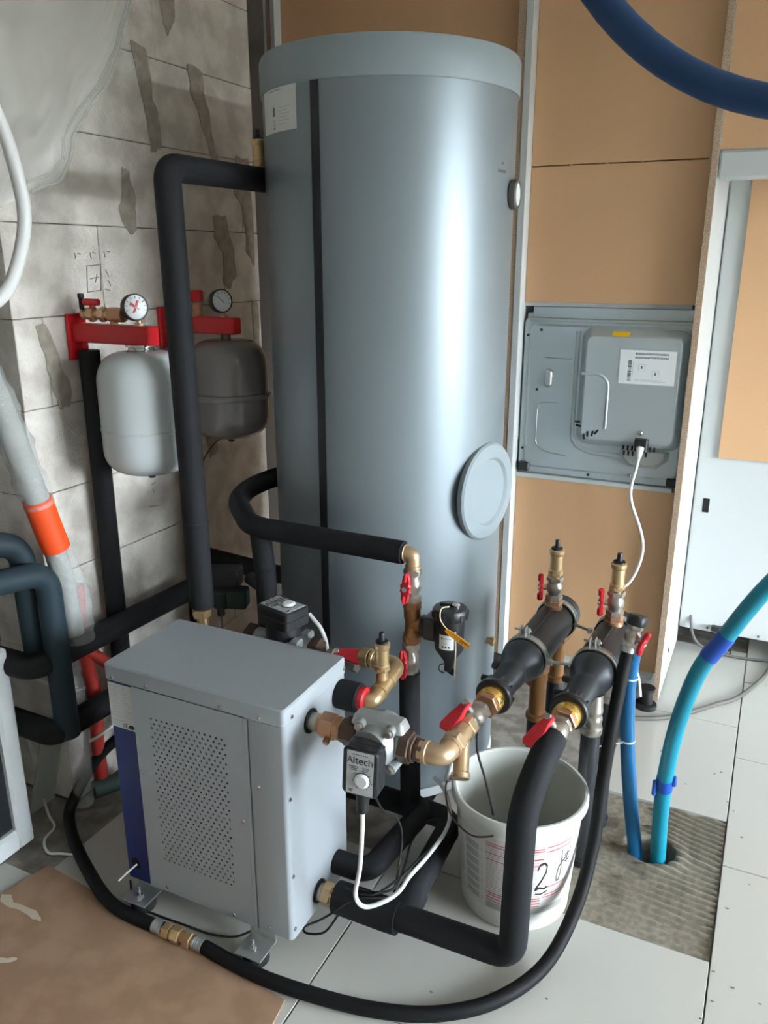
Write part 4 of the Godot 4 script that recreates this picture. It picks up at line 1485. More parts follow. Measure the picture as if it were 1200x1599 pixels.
func circulators():
	# front circulator between box and strainer, all on the line y = 0.618, z = -1.437
	var A = func(x): return Vector3(x, 0.618, -1.437)
	var t = thing("circulation_pump", A.call(-0.70), "circulation pump with black control box facing us, right of the grey box", "pump")
	var st = mk()
	# volute and motor, axis towards us
	lathe(st, V2([0, -0.045, 0.05, -0.045, 0.056, -0.038, 0.057, -0.005, 0.05, 0.0, 0.05, 0.03, 0.046, 0.038, 0.046, 0.05, 0, 0.05]), 36, ax(A.call(-0.70), Vector3(-0.1, 0, 1)))
	cyl(st, A.call(-0.785), A.call(-0.615), 0.027, 24)
	obj("volute", st, M.cast_alu, t)
	for q in [[-0.036, 0.045], [0.036, 0.045], [0.04, -0.045], [-0.04, -0.045]]:
		var p = A.call(-0.70) + Vector3(q[0], q[1], 0.0)
		st = mk()
		cyl(st, p + Vector3(0, 0, -0.01), p + Vector3(0, 0, 0.035), 0.013, 16)
		var lug = obj("lug", st, M.cast_alu, t)
		st = mk()
		cyl(st, p + Vector3(0, 0, 0.035), p + Vector3(0, 0, 0.044), 0.009, 14)
		obj("bolt", st, M.nickel, lug)
	st = mk()
	rbox(st, face(A.call(-0.70) + Vector3(0, 0.035, 0.0), Vector3(1, 0, 0), Vector3(0, 0, -1)), 0.13, 0.05, 0.012, 0.028, 0.005, 0.006)
	obj("flange_plate", st, M.cast_alu, t)
	circulator_head(t, Vector3(-0.706, 0.590, -1.388), Vector3(0.10, 0.06, 1).normalized(), Vector3(0.02, 1, -0.06), 0.083, 0.114, 0.052, true)
	st = mk()
	cyl(st, Vector3(-0.706, 0.54, -1.36), Vector3(-0.706, 0.48, -1.357), 0.017, 16, 0.002, 0.013)
	obj("cable_gland", st, M.black_plastic, t)
	# union nuts and the check valve towards the box
	st = mk()
	cyl(st, A.call(-0.862), A.call(-0.85), 0.022, 24)
	hexa(st, A.call(-0.852), A.call(-0.812), 0.031, 0.2)
	cyl(st, A.call(-0.815), A.call(-0.785), 0.027, 24)
	hexa(st, A.call(-0.805), A.call(-0.795), 0.03)
	cyl(st, A.call(-0.825) + Vector3(0, -0.015, 0.012), A.call(-0.825) + Vector3(0, -0.026, 0.034), 0.008, 12)
	obj("check_valve", st, M.bronze, t)
	st = mk()
	hexa(st, A.call(-0.79), A.call(-0.752), 0.034, 0.3)
	cyl(st, A.call(-0.795), A.call(-0.785), 0.029, 24)
	obj("union_nut", st, M.dark_iron, t)
	st = mk()
	hexa(st, A.call(-0.648), A.call(-0.622), 0.037, 0.3)
	cyl(st, A.call(-0.622), A.call(-0.614), 0.031, 24)
	hexa(st, A.call(-0.614), A.call(-0.592), 0.028)
	obj("union_nut", st, M.dark_iron, t)
	# elbow, Y strainer and blade valve to the left manifold (line L leans a little)
	var dL = Vector3(0.041, 0, -0.875).normalized()
	var L = func(z): return Vector3(-0.549 + 0.041 * (-1.437 - z) / 0.875, 0.618, z)
	t = thing("strainer", A.call(-0.55), "brass elbow and Y strainer right of the front pump", "strainer")
	st = mk()
	cyl(st, A.call(-0.604), A.call(-0.596), 0.026, 24)
	cyl(st, A.call(-0.596), A.call(-0.584), 0.0265, 24)
	tube(st, fillet([A.call(-0.592), L.call(-1.437), L.call(-1.48)], 0.038), 0.0235, 24)
	cyl(st, L.call(-1.472), L.call(-1.482), 0.0265, 24)
	obj("elbow", st, M.brass, t)
	st = mk()
	hexa(st, L.call(-1.482), L.call(-1.505), 0.03, 0.2)
	cyl(st, L.call(-1.50), L.call(-1.56), 0.023, 24)
	hexa(st, L.call(-1.552), L.call(-1.578), 0.029, 0.2)
	obj("body", st, M.brass, t)
	st = mk()
	var y0 = L.call(-1.545)
	var y1 = y0 + Vector3(0.02, -0.062, 0.062)
	cyl(st, y0, y1, 0.018, 20)
	cyl(st, y1, y1 + (y1 - y0).normalized() * 0.014, 0.021, 20)
	obj("filter_leg", st, M.brass, t)
	ball_valve("lever_valve", L.call(-1.578), L.call(-1.655), 0.024, Vector3(-0.30, 0.85, 0.42), Vector3(-0.40, -0.35, 0.8), "lever ball valve with red blade handle between strainer and left manifold", "red blade lever valves", "blade")
	ball_valve("lever_valve", Vector3(-0.352, 0.618, -1.60), Vector3(-0.348, 0.618, -1.675), 0.024, Vector3(-0.30, 0.85, 0.42), Vector3(-0.40, -0.35, 0.8), "lever ball valve with red blade handle on the thick return pipe bend", "red blade lever valves", "blade")
	# rear circulator behind the box, its control box facing up
	var B = Vector3(-1.157, 0.62, -1.755)
	t = thing("circulation_pump", B, "circulation pump behind the grey box with control panel facing up", "pump")
	st = mk()
	lathe(st, V2([0, -0.045, 0.05, -0.045, 0.056, -0.038, 0.057, 0.0, 0.05, 0.012, 0, 0.012]), 32, Transform3D(Basis(), B))
	cyl(st, B + Vector3(-0.09, 0, 0), B + Vector3(0.09, 0, 0), 0.027, 20)
	obj("volute", st, M.cast_alu, t)
	st = mk()
	cyl(st, B + Vector3(0, 0.005, 0), B + Vector3(0, 0.07, 0), 0.05, 32)
	obj("motor", st, M.black_plastic, t)
	circulator_head(t, B + Vector3(0, 0.06, 0), Vector3(0, 1, 0), Vector3(-1, 0, -0.25), 0.094, 0.12, 0.055, false)
	for s in [-1, 1]:
		st = mk()
		box(st, B + Vector3(0.045 * s, 0.012, 0.045), Vector3(0.026, 0.026, 0.026), 0.004)
		obj("lug", st, M.cast_alu, t)
		st = mk()
		box(st, B + Vector3(0.06, 0.02, -0.03 * s), Vector3(0.03, 0.03, 0.03), 0.005)
		obj("lug", st, M.cast_alu, t)
		st = mk()
		hexa(st, B + Vector3(0.105 * s - 0.015, 0, 0), B + Vector3(0.105 * s + 0.015, 0, 0), 0.035)
		obj("union_nut", st, M.dark_iron, t)
	ball_valve("lever_valve", B + Vector3(0.14, -0.015, 0), B + Vector3(0.235, -0.015, 0), 0.023, Vector3(0, 0.8, 0.6), Vector3(1, 0, 0), "red lever valve just behind the rear right corner of the grey box", "", "blade")
	# dark motor actuator on the back pipe
	var a = Vector3(-1.43, 0.715, -1.90)
	t = thing("valve_actuator", a, "black motor valve actuator between the riser and branch pipe", "actuator")
	st = mk()
	rbox(st, face(a + Vector3(-0.04, 0, -0.03), Vector3(0.94, 0, -0.34), Vector3.UP), 0.10, 0.06, 0.008, 0.07, 0.004)
	obj("housing", st, M.black_plastic, t)
	st = mk()
	cyl(st, a + Vector3(-0.02, -0.03, 0.03), a + Vector3(-0.02, -0.085, 0.03), 0.034, 24, 0.004)
	rbox(st, face(a + Vector3(0.025, -0.05, 0.0), Vector3(0.94, 0, -0.34), Vector3.UP), 0.06, 0.06, 0.008, 0.05, 0.003)
	obj("motor", st, mat(S(20, 40, 38), 0.5), t)
	st = mk()
	cyl(st, a + Vector3(-0.03, -0.08, 0.03), a + Vector3(-0.03, -0.12, 0.03), 0.012, 14, 0.002)
	obj("gland", st, M.black_plastic, t)
	st = mk()
	tube(st, [a + Vector3(-0.03, -0.115, 0.03), a + Vector3(-0.03, -0.4, 0.03)], 0.004, 8)
	obj("lead", st, M.grey_cable, t)
	st = mk()
	cyl(st, a + Vector3(-0.12, 0.0, 0.02), a + Vector3(-0.05, 0.0, 0.0), 0.024, 20)
	cyl(st, a + Vector3(0.05, 0.0, -0.02), a + Vector3(0.12, 0.0, 0.02), 0.02, 20)
	obj("valve_body", st, M.black_pe, t)

func filter_column():
	var x = -0.806
	var z = -1.85
	ball_valve("butterfly_valve", Vector3(x, 0.868, z), Vector3(x, 0.775, z), 0.022, Vector3(-0.08, 0.05, 1), Vector3(0.06, 1, 0), "butterfly ball valve with red handle under the brass elbow", "red butterfly valves", "slim", null, 1.0)
	var t = thing("brass_tee", Vector3(x, 0.66, z), "brass tee between two red butterfly valves, joining the black filter", "pipe fitting")
	var st = mk()
	hexa(st, Vector3(x, 0.775, z), Vector3(x, 0.752, z), 0.025)
	lathe(st, V2([0.015, 0, 0.022, 0, 0.0235, 0.004, 0.0235, 0.02, 0.020, 0.026, 0.020, 0.06, 0.0235, 0.068, 0.0235, 0.096, 0.015, 0.1]), 24, Transform3D(Basis(), Vector3(x, 0.66, z)))
	cyl(st, Vector3(x, 0.71, z), Vector3(x + 0.045, 0.71, z), 0.02, 20)
	hexa(st, Vector3(x, 0.672, z), Vector3(x, 0.654, z), 0.026)
	obj("body", st, M.brass_wet, t)
	ball_valve("butterfly_valve", Vector3(x - 0.003, 0.652, z), Vector3(x - 0.006, 0.548, z), 0.022, Vector3(-0.12, 0.0, 1), Vector3(-0.02, 1, 0), "butterfly ball valve with red handle on top of the drop pipe", "red butterfly valves", "slim", null, 1.0)
	# magnetic dirt separator
	var c = Vector3(-0.697, 0.0, z)
	t = thing("dirt_filter", c + Vector3(0, 0.6, 0), "black magnetic dirt filter with white label and orange tag", "filter")
	st = mk()
	lathe(st, V2([0, 0.60, 0.016, 0.60, 0.018, 0.612, 0.046, 0.652, 0.0475, 0.66, 0.0475, 0.765, 0, 0.765]), 40, Transform3D(Basis(), c))
	obj("body", st, M.black_plastic, t)
	st = mk()
	lathe(st, V2([0, 0.758, 0.056, 0.758, 0.058, 0.762, 0.058, 0.782, 0.053, 0.79, 0.02, 0.794, 0, 0.794]), 12, Transform3D(Basis(), c))
	for i in 12:
		var a = TAU * i / 12
		box(st, c + Vector3(cos(a) * 0.057, 0.771, sin(a) * 0.057), Vector3(0.006, 0.02, 0.01), 0.001, Basis(Vector3.UP, -a))
	box(st, c + Vector3(0, 0.796, 0), Vector3(0.07, 0.01, 0.012), 0.002)
	obj("lid", st, M.black_plastic, t)
	st = mk()
	cyl(st, c + Vector3(-0.098, 0.715, 0), c + Vector3(-0.03, 0.715, 0), 0.034, 12, 0.003)
	box(st, c + Vector3(-0.06, 0.715, 0), Vector3(0.06, 0.075, 0.075), 0.012)
	obj("side_port", st, M.black_plastic, t)
	st = mk()
	lathe(st, V2([0, 0.79, 0.013, 0.79, 0.014, 0.802, 0.010, 0.808, 0.006, 0.81, 0, 0.81]), 16, Transform3D(Basis(), c + Vector3(0.02, 0, 0.0)))
	var vv = obj("bleed_valve", st, M.chrome, t)
	vv.set_meta("label", "chrome bleed valve on the lid")
	st = mk()
	cyl(st, c + Vector3(0, 0.604, 0), c + Vector3(0, 0.578, 0), 0.015, 16)
	cyl(st, c + Vector3(-0.004, 0.582, 0.0), c + Vector3(0.022, 0.574, 0.005), 0.010, 14)
	tube(st, spline(V3([0.0, 0.606, 0.012, -0.025, 0.598, 0.014, -0.027, 0.578, 0.014, -0.01, 0.572, 0.014]).map(func(p): return p + c)), 0.002, 6)
	obj("drain_cap", st, M.black_plastic, t)
	var rng = RandomNumberGenerator.new()
	rng.seed = 4
	var im = canvas(128, 96, S(226, 228, 227))
	im.fill_rect(Rect2i(20, 16, 12, 12), S(60, 60, 62))
	fine_print(im, 40, 20, 70, 1, 6, 5, S(110, 110, 112), rng, 1.0)
	fine_print(im, 48, 48, 34, 2, 10, 3, S(120, 120, 122), rng, 0.8)
	for i in 3:
		im.fill_rect(Rect2i(28 + i * 26, 72, 14, 12), S(60, 60, 62))
	st = mk()
	bent_sheet(st, c, 0.0482, 0.0482, 0.668, 0.716, 112, 52, 12)
	obj("label", st, img_mat(im, 0.5), t)
	# orange tag on its loop of string
	st = mk()
	tube(st, spline(V3([0.004, 0.80, 0.02, -0.012, 0.80, 0.045, -0.010, 0.775, 0.062, 0.01, 0.753, 0.068, 0.03, 0.742, 0.070]).map(func(p): return p + c)), 0.002, 6)
	tube(st, V3([0.044, 0.742, 0.066, 0.046, 0.68, 0.064, 0.043, 0.58, 0.062]).map(func(p): return p + c), 0.002, 6)
	var sg = obj("tag_string", st, M.string, t)
	st = mk()
	var xf = face(c + Vector3(0.052, 0.725, 0.068), Vector3(0.85, -0.5, -0.1), Vector3(0.5, 0.85, 0.1))
	var poly = V2([-0.045, -0.004, -0.04, -0.007, -0.02, -0.010, 0.045, -0.011, 0.045, 0.011, -0.02, 0.010, -0.04, 0.007, -0.045, 0.004])
	slab(st, poly, 0.002, xf)
	var tg = obj("tag", st, M.tag_orange, t)
	st = mk()
	for i in 7:
		box(st, xf * Vector3(0.012 + i * 0.0045, 0.003, 0.0022), Vector3(0.003, 0.004, 0.0005), 0, xf.basis)
	for i in 3:
		box(st, xf * Vector3(0.012 + i * 0.0045, -0.004, 0.0022), Vector3(0.003, 0.004, 0.0005), 0, xf.basis)
	obj("print", st, M.ink, tg)
	t.scale = Vector3(0.82, 0.87, 0.82)
	t.position.y += 0.012

func upper_fittings():
	# insulated stub on the box side, brass elbow, tee with vent, valve beyond
	var y = 0.618
	var t = thing("brass_manifold", Vector3(-0.80, y, -1.577), "brass elbow and tee carrying an air vent beside the box's upper corner", "pipe fitting")
	var st = mk()
	cyl(st, Vector3(-0.884, y, -1.577), Vector3(-0.822, y, -1.577), 0.037, 28, 0.003)
	obj("foam_sleeve", st, M.foam, t)
	st = mk()
	lathe(st, V2([0.02, 0, 0.028, 0.0, 0.03, 0.006, 0.03, 0.018, 0.026, 0.022, 0.02, 0.022]), 20, ax(Vector3(-0.826, y + 0.002, -1.575), Vector3(1, 0, 0)))
	var rt = obj("red_tape", st, M.red, t)
	rt.set_meta("label", "strip of red tape")
	st = mk()
	tube(st, fillet(V3([-0.825, y, -1.577, -0.79, y, -1.577, -0.79, y + 0.01, -1.63]), 0.03), 0.0205, 20)
	cyl(st, Vector3(-0.79, y + 0.006, -1.61), Vector3(-0.79, y + 0.008, -1.62), 0.024, 20)
	cyl(st, Vector3(-0.79, y + 0.008, -1.62), Vector3(-0.79, y + 0.016, -1.66), 0.021, 20)
	cyl(st, Vector3(-0.79, y + 0.014, -1.655), Vector3(-0.79, y + 0.016, -1.665), 0.0245, 20)
	tube(st, fillet(V3([-0.79, y + 0.016, -1.66, -0.79, y + 0.024, -1.735, -0.87, y + 0.024, -1.735]), 0.035), 0.021, 20)
	cyl(st, Vector3(-0.862, y + 0.024, -1.735), Vector3(-0.872, y + 0.024, -1.735), 0.0245, 20)
	cyl(st, Vector3(-0.872, y + 0.024, -1.735), Vector3(-0.90, y + 0.02, -1.74), 0.026, 20)
	cyl(st, Vector3(-0.795, y + 0.02, -1.64), Vector3(-0.795, y + 0.05, -1.64), 0.015, 16)
	obj("brass_body", st, M.brass_bright, t)
	air_vent(Vector3(-0.795, y + 0.05, -1.64), 1.25, "brass air vent with black cap standing beside the box's upper corner")

func manifolds():
	var make = func(f, b, drop_list, vent_z, vlabel, mlabel, lab2):
		# f = front of the narrow spigot, body further back; b = back end
		var d = (b - f).normalized()
		var t = thing("distribution_manifold", Vector3(b.x, 0.0, (f.z + b.z) / 2), mlabel, "manifold")
		var Lb = (b - f).length()
		var xf = ax(f, d)
		var st = mk()
		# spigot, cone, barrel
		lathe(st, V2([0, 0, 0.033, 0, 0.035, 0.003, 0.035, 0.10, 0.038, 0.105, 0.038, 0.13, 0.034, 0.135, 0.034, 0.15, 0.052, 0.180, 0.058, 0.20, 0.058, 0.215, 0, 0.215]), 40, xf)
		obj("reducer", st, M.black_pe, t)
		st = mk()
		lathe(st, V2([0, 0.215, 0.0555, 0.215, 0.0555, Lb - 0.004, 0.052, Lb, 0, Lb]), 40, xf)
		obj("barrel", st, M.black_pe, t)
		st = mk()
		for i in 24:
			var dl = 0.004 + 0.003 * ((i * 7) % 3)
			box(st, xf * Vector3(0, 0.245 + i * (Lb - 0.33) / 24.0, 0) + Vector3(0.004, 0.0556, 0), Vector3(0.0012 + 0.001 * (i % 2), 0.0006, dl))
		obj("print", st, M.grey_ink, t)
		# nut collar at the front with brass insert
		st = mk()
		lathe(st, V2([0.022, -0.012, 0.044, -0.012, 0.047, -0.008, 0.047, 0.004, 0.042, 0.012, 0.035, 0.02, 0.022, 0.02]), 32, xf)
		for i in 8:
			var a = TAU * i / 8
			box(st, xf * Vector3(cos(a) * 0.041, 0.012, sin(a) * 0.041), Vector3(0.008, 0.03, 0.014), 0.002, xf.basis * Basis(Vector3.UP, -a))
		obj("collar", st, M.black_plastic, t)
		st = mk()
		lathe(st, V2([0.015, -0.045, 0.031, -0.045, 0.034, -0.04, 0.034, -0.012, 0.015, -0.01]), 24, xf)
		obj("gold_insert", st, M.gold, t)
		st = mk()
		hexa(st, xf * Vector3(0, -0.062, 0), xf * Vector3(0, -0.044, 0), 0.033)
		obj("brass_nut", st, M.bronze, t)
		# fusion lugs
		for q in [[0.06, -0.038], [0.135, -0.04]]:
			st = mk()
			cyl(st, xf * Vector3(0, q[0], 0) + Vector3(-0.03, 0.006, 0), xf * Vector3(0, q[0], 0) + Vector3(-0.058, 0.008, 0), 0.009, 12)
			obj("fusion_lug", st, M.black_plastic, t)
		# two zinc clamps
		for h in [0.222, Lb - 0.075]:
			st = mk()
			lathe(st, V2([0.0575, 0, 0.0625, 0, 0.0625, 0.004, 0.0605, 0.004, 0.0605, 0.018, 0.0625, 0.018, 0.0625, 0.022, 0.0575, 0.022]), 40, ax(f + d * h, d))
			var cl = obj("pipe_clamp", st, M.zinc, t)
			cl.set_meta("label", "zinc plated pipe clamp")
			st = mk()
			var tp = f + d * (h + 0.011) + Vector3(-0.01, 0.062, 0)
			box(st, tp + Vector3(-0.007, 0.012, 0), Vector3(0.004, 0.028, 0.022), 0.001)
			box(st, tp + Vector3(0.007, 0.012, 0), Vector3(0.004, 0.028, 0.022), 0.001)
			cyl(st, tp + Vector3(-0.025, 0.016, 0), tp + Vector3(0.022, 0.016, 0), 0.0035, 10)
			hexa(st, tp + Vector3(0.009, 0.016, 0), tp + Vector3(0.018, 0.016, 0), 0.009)
			obj("clamp_screw", st, M.zinc, cl)
			st = mk()
			lathe(st, V2([0.055, -0.004, 0.0595, -0.004, 0.0595, 0.026, 0.055, 0.026]), 40, ax(f + d * h, d))
			obj("rubber_liner", st, M.rubber, cl)
		# socket on top for the vent
		var vz = f + d * ((vent_z - f.z) / d.z)
		st = mk()
		cyl(st, vz + Vector3(0, 0.05, 0), vz + Vector3(0, 0.066, 0), 0.026, 24)
		hexa(st, vz + Vector3(0, 0.064, 0), vz + Vector3(0, 0.08, 0), 0.026)
		obj("top_socket", st, M.bronze, t)
		# columns underneath
		for q in drop_list:
			var p = f + d * ((q[0] - f.z) / d.z)
			st = mk()
			if q[1] == "brown":
				lathe(st, V2([0.02, 0, 0.03, 0, 0.031, 0.005, 0.031, 0.016, 0.024, 0.02, 0.024, 0.12, 0.026, 0.125, 0.026, 0.15, 0.03, 0.155, 0.03, 0.18, 0.02, 0.185]), 28, Transform3D(Basis(), Vector3(p.x, q[2], p.z)))
				hexa(st, Vector3(p.x, 0.535, p.z), Vector3(p.x, 0.562, p.z), 0.034)
				tube(st, [Vector3(p.x, q[2] + 0.1, p.z), Vector3(p.x - 0.04, q[2] + 0.14, p.z + 0.01)], 0.017, 16)
				cyl(st, Vector3(p.x, q[2] + 0.15, p.z), Vector3(p.x, 0.56, p.z), 0.024, 20)
				obj("brass_column", st, M.brass_wet, t)
			else:
				lathe(st, V2([0.02, 0, 0.029, 0, 0.03, 0.004, 0.03, 0.018, 0.0265, 0.022, 0.0265, 0.036, 0.028, 0.04, 0.028, 0.048, 0.0265, 0.052, 0.0265, 0.062, 0.028, 0.066, 0.028, 0.074, 0.0265, 0.078, 0.0265, 0.12, 0.02, 0.12]), 28, Transform3D(Basis(), Vector3(p.x, q[2], p.z)))
				obj("nickel_column", st, M.nickel, t)
			st = mk()
			cyl(st, Vector3(p.x, 0.0, p.z), Vector3(p.x, q[2] + 0.004, p.z), 0.0265, 24)
			obj("standpipe", st, M.black_pe, t)
			st = mk()
			cyl(st, Vector3(p.x, -0.004, p.z), Vector3(p.x, 0.02, p.z), 0.032, 24)
			obj("foot_ring", st, M.black_plastic, t)
			st = mk()
			cyl(st, Vector3(p.x - 0.02, 0.22, p.z), Vector3(p.x - 0.05, 0.222, p.z), 0.008, 10)
			obj("drain_plug", st, M.black_plastic, t)
		# valve and vent on top
		ball_valve("butterfly_valve", vz + Vector3(0, 0.08, 0), vz + Vector3(0, 0.152, 0), 0.022, Vector3(-1, 0, 0.35), Vector3(0, 1, 0), vlabel, "red butterfly valves", "butterfly", null, 0.95)
		air_vent(vz + Vector3(0, 0.152, 0), 1.3, lab2)
		return t
	make.call(Vector3(-0.531, 0.618, -1.735), Vector3(-0.503, 0.618, -2.31), [[-2.10, "brown", 0.36], [-2.28, "brown", 0.40]], -2.205, "butterfly valve with red handle under the left manifold's air vent", "black plastic manifold barrel with zinc clamps, the left one of two", "brass air vent on top of the left black manifold")
	make.call(Vector3(-0.346, 0.618, -1.745), Vector3(-0.322, 0.618, -2.27), [[-1.995, "nickel", 0.42], [-2.19, "nickel", 0.42]], -2.17, "butterfly valve with red handle under the right manifold's air vent", "black plastic manifold barrel with zinc clamps, the right one beside blue pipes", "brass air vent on top of the right black manifold")
	# threaded rods tying the two clamps together
	for z in [[-1.966, -1.977], [-2.237, -2.205]]:
		var st = mk()
		tube(st, [Vector3(-0.462, 0.618, z[0]), Vector3(-0.392, 0.618, z[1])], 0.0045, 8)
		hexa(st, Vector3(-0.458, 0.618, z[0]), Vector3(-0.445, 0.618, z[0]), 0.009)
		hexa(st, Vector3(-0.404, 0.618, z[1]), Vector3(-0.393, 0.618, z[1]), 0.009)
		tag(obj("threaded_rod", st, M.zinc), "zinc threaded rod between the front clamps of the two manifolds" if z[0] > -2.1 else "zinc threaded rod between the rear clamps of the two manifolds", "rod", "threaded rods between the manifolds")

func bucket():
	var c = Vector3(-0.47, 0.0, -1.795)
	var t = thing("bucket", c, "white plastic bucket with printed label and black handwriting", "bucket")
	var st = mk()
	lathe(st, V2([0, 0.012, 0.122, 0.012, 0.126, 0.0, 0.138, 0.0, 0.143, 0.006, 0.164, 0.30, 0.164, 0.302, 0.170, 0.303, 0.170, 0.316, 0.177, 0.318, 0.177, 0.336, 0.173, 0.342, 0.167, 0.342, 0.162, 0.336, 0.1615, 0.30, 0.140, 0.016, 0, 0.015]), 64, Transform3D(Basis(), c))
	obj("body", st, M.bucket, t)
	# printed label wrapped round, with marker writing
	var rng = RandomNumberGenerator.new()
	rng.seed = 14
	var W = 1024
	var H = 340
	var im = canvas(W, H, S(196, 193, 187))
	var gi = S(108, 106, 106)
	var ri = S(170, 52, 64)
	# left: red edge, slanted caption lines, fine print
	im.fill_rect(Rect2i(0, 0, 40, H), S(190, 40, 52))
	im.fill_rect(Rect2i(8, 150, 26, 50), S(80, 40, 44))
	for i in 5:
		fine_print(im, 70, 14 + i * 12, 90, 1, 8, 3, S(90, 90, 92), rng)
	for i in 16:
		fine_print(im, 60 + (0 if i % 2 else 4), 90 + i * 11, 44, 1, 8, 3, gi, rng)
		fine_print(im, 120, 90 + i * 11, 60, 1, 8, 3, gi, rng)
	im.fill_rect(Rect2i(196, 20, 3, H - 40), S(216, 216, 212))
	for i in 7:
		var yy = 60 + i * 38
		im.fill_rect(Rect2i(210, yy, 120, 30), S(158, 156, 153))
		fine_print(im, 214, yy + 3, 112, 4, 7, 2, S(112, 110, 110), rng)
		fine_print(im, 344, yy + 8, 20, 2, 9, 3, S(140, 138, 138), rng)
	im.fill_rect(Rect2i(372, 30, 3, H - 40), S(216, 216, 212))
	for i in 26:
		fine_print(im, 384, 40 + i * 10, 210, 1, 7, 3, S(140, 116, 118), rng)
	for yy in [24, 34, 70, 100, 258, 268, 282, 296]:
		im.fill_rect(Rect2i(384, yy, 360, 4), ri)
	for i in 24:
		fine_print(im, 600, 46 + i * 10, 150, 1, 7, 2, S(168, 136, 138), rng)
		fine_print(im, 780, 46 + i * 10, 120, 1, 7, 2, S(160, 136, 138), rng)
	im.fill_rect(Rect2i(750, 10, 4, H - 20), S(216, 216, 212))
	im.fill_rect(Rect2i(384, 304, 560, 30), S(146, 146, 140))
	for yy in [20, 40, 210, 244, 256]:
		im.fill_rect(Rect2i(760, yy, 190, 4), ri)
	var mk_ = S(26, 26, 28)
	# a figure two, underlined, and a looping scribble, as on the photograph
	stroke(im, [Vector2(712, 120), Vector2(725, 98), Vector2(752, 92), Vector2(772, 108), Vector2(768, 140), Vector2(740, 178), Vector2(712, 205), Vector2(706, 216), Vector2(730, 208), Vector2(770, 216), Vector2(782, 208)], 8, mk_)
	stroke(im, [Vector2(710, 236), Vector2(746, 240), Vector2(790, 230)], 6, mk_)
	stroke(im, [Vector2(875, 60), Vector2(881, 110), Vector2(883, 170), Vector2(871, 196), Vector2(855, 196), Vector2(851, 170), Vector2(863, 130), Vector2(897, 110), Vector2(927, 100)], 7, mk_)
	stroke(im, [Vector2(927, 66), Vector2(931, 130), Vector2(935, 150)], 7, mk_)
	stroke(im, [Vector2(907, 92), Vector2(953, 84), Vector2(957, 66)], 6, mk_)
	stroke(im, [Vector2(907, 120), Vector2(925, 122), Vector2(953, 116)], 6, mk_)
	st = mk()
	bent_sheet(st, c, 0.1469, 0.1632, 0.055, 0.284, 160, 8, 40)
	obj("label", st, img_mat(im, 0.4), t)
	# wire bail hanging down at the left, with its grip
	st = mk()
	tube(st, spline(V3([-0.015, 0.296, 0.168, -0.07, 0.285, 0.175, -0.14, 0.295, 0.135, -0.18, 0.318, 0.07, -0.184, 0.335, 0.02])  .map(func(p): return p + c)), 0.0025, 8)
	var hl = obj("wire_handle", st, M.dark_iron, t)
	st = mk()
	cyl(st, c + Vector3(-0.184, 0.326, 0.05), c + Vector3(-0.188, 0.345, 0.0), 0.009, 14)
	obj("grip", st, M.white_plastic, hl)

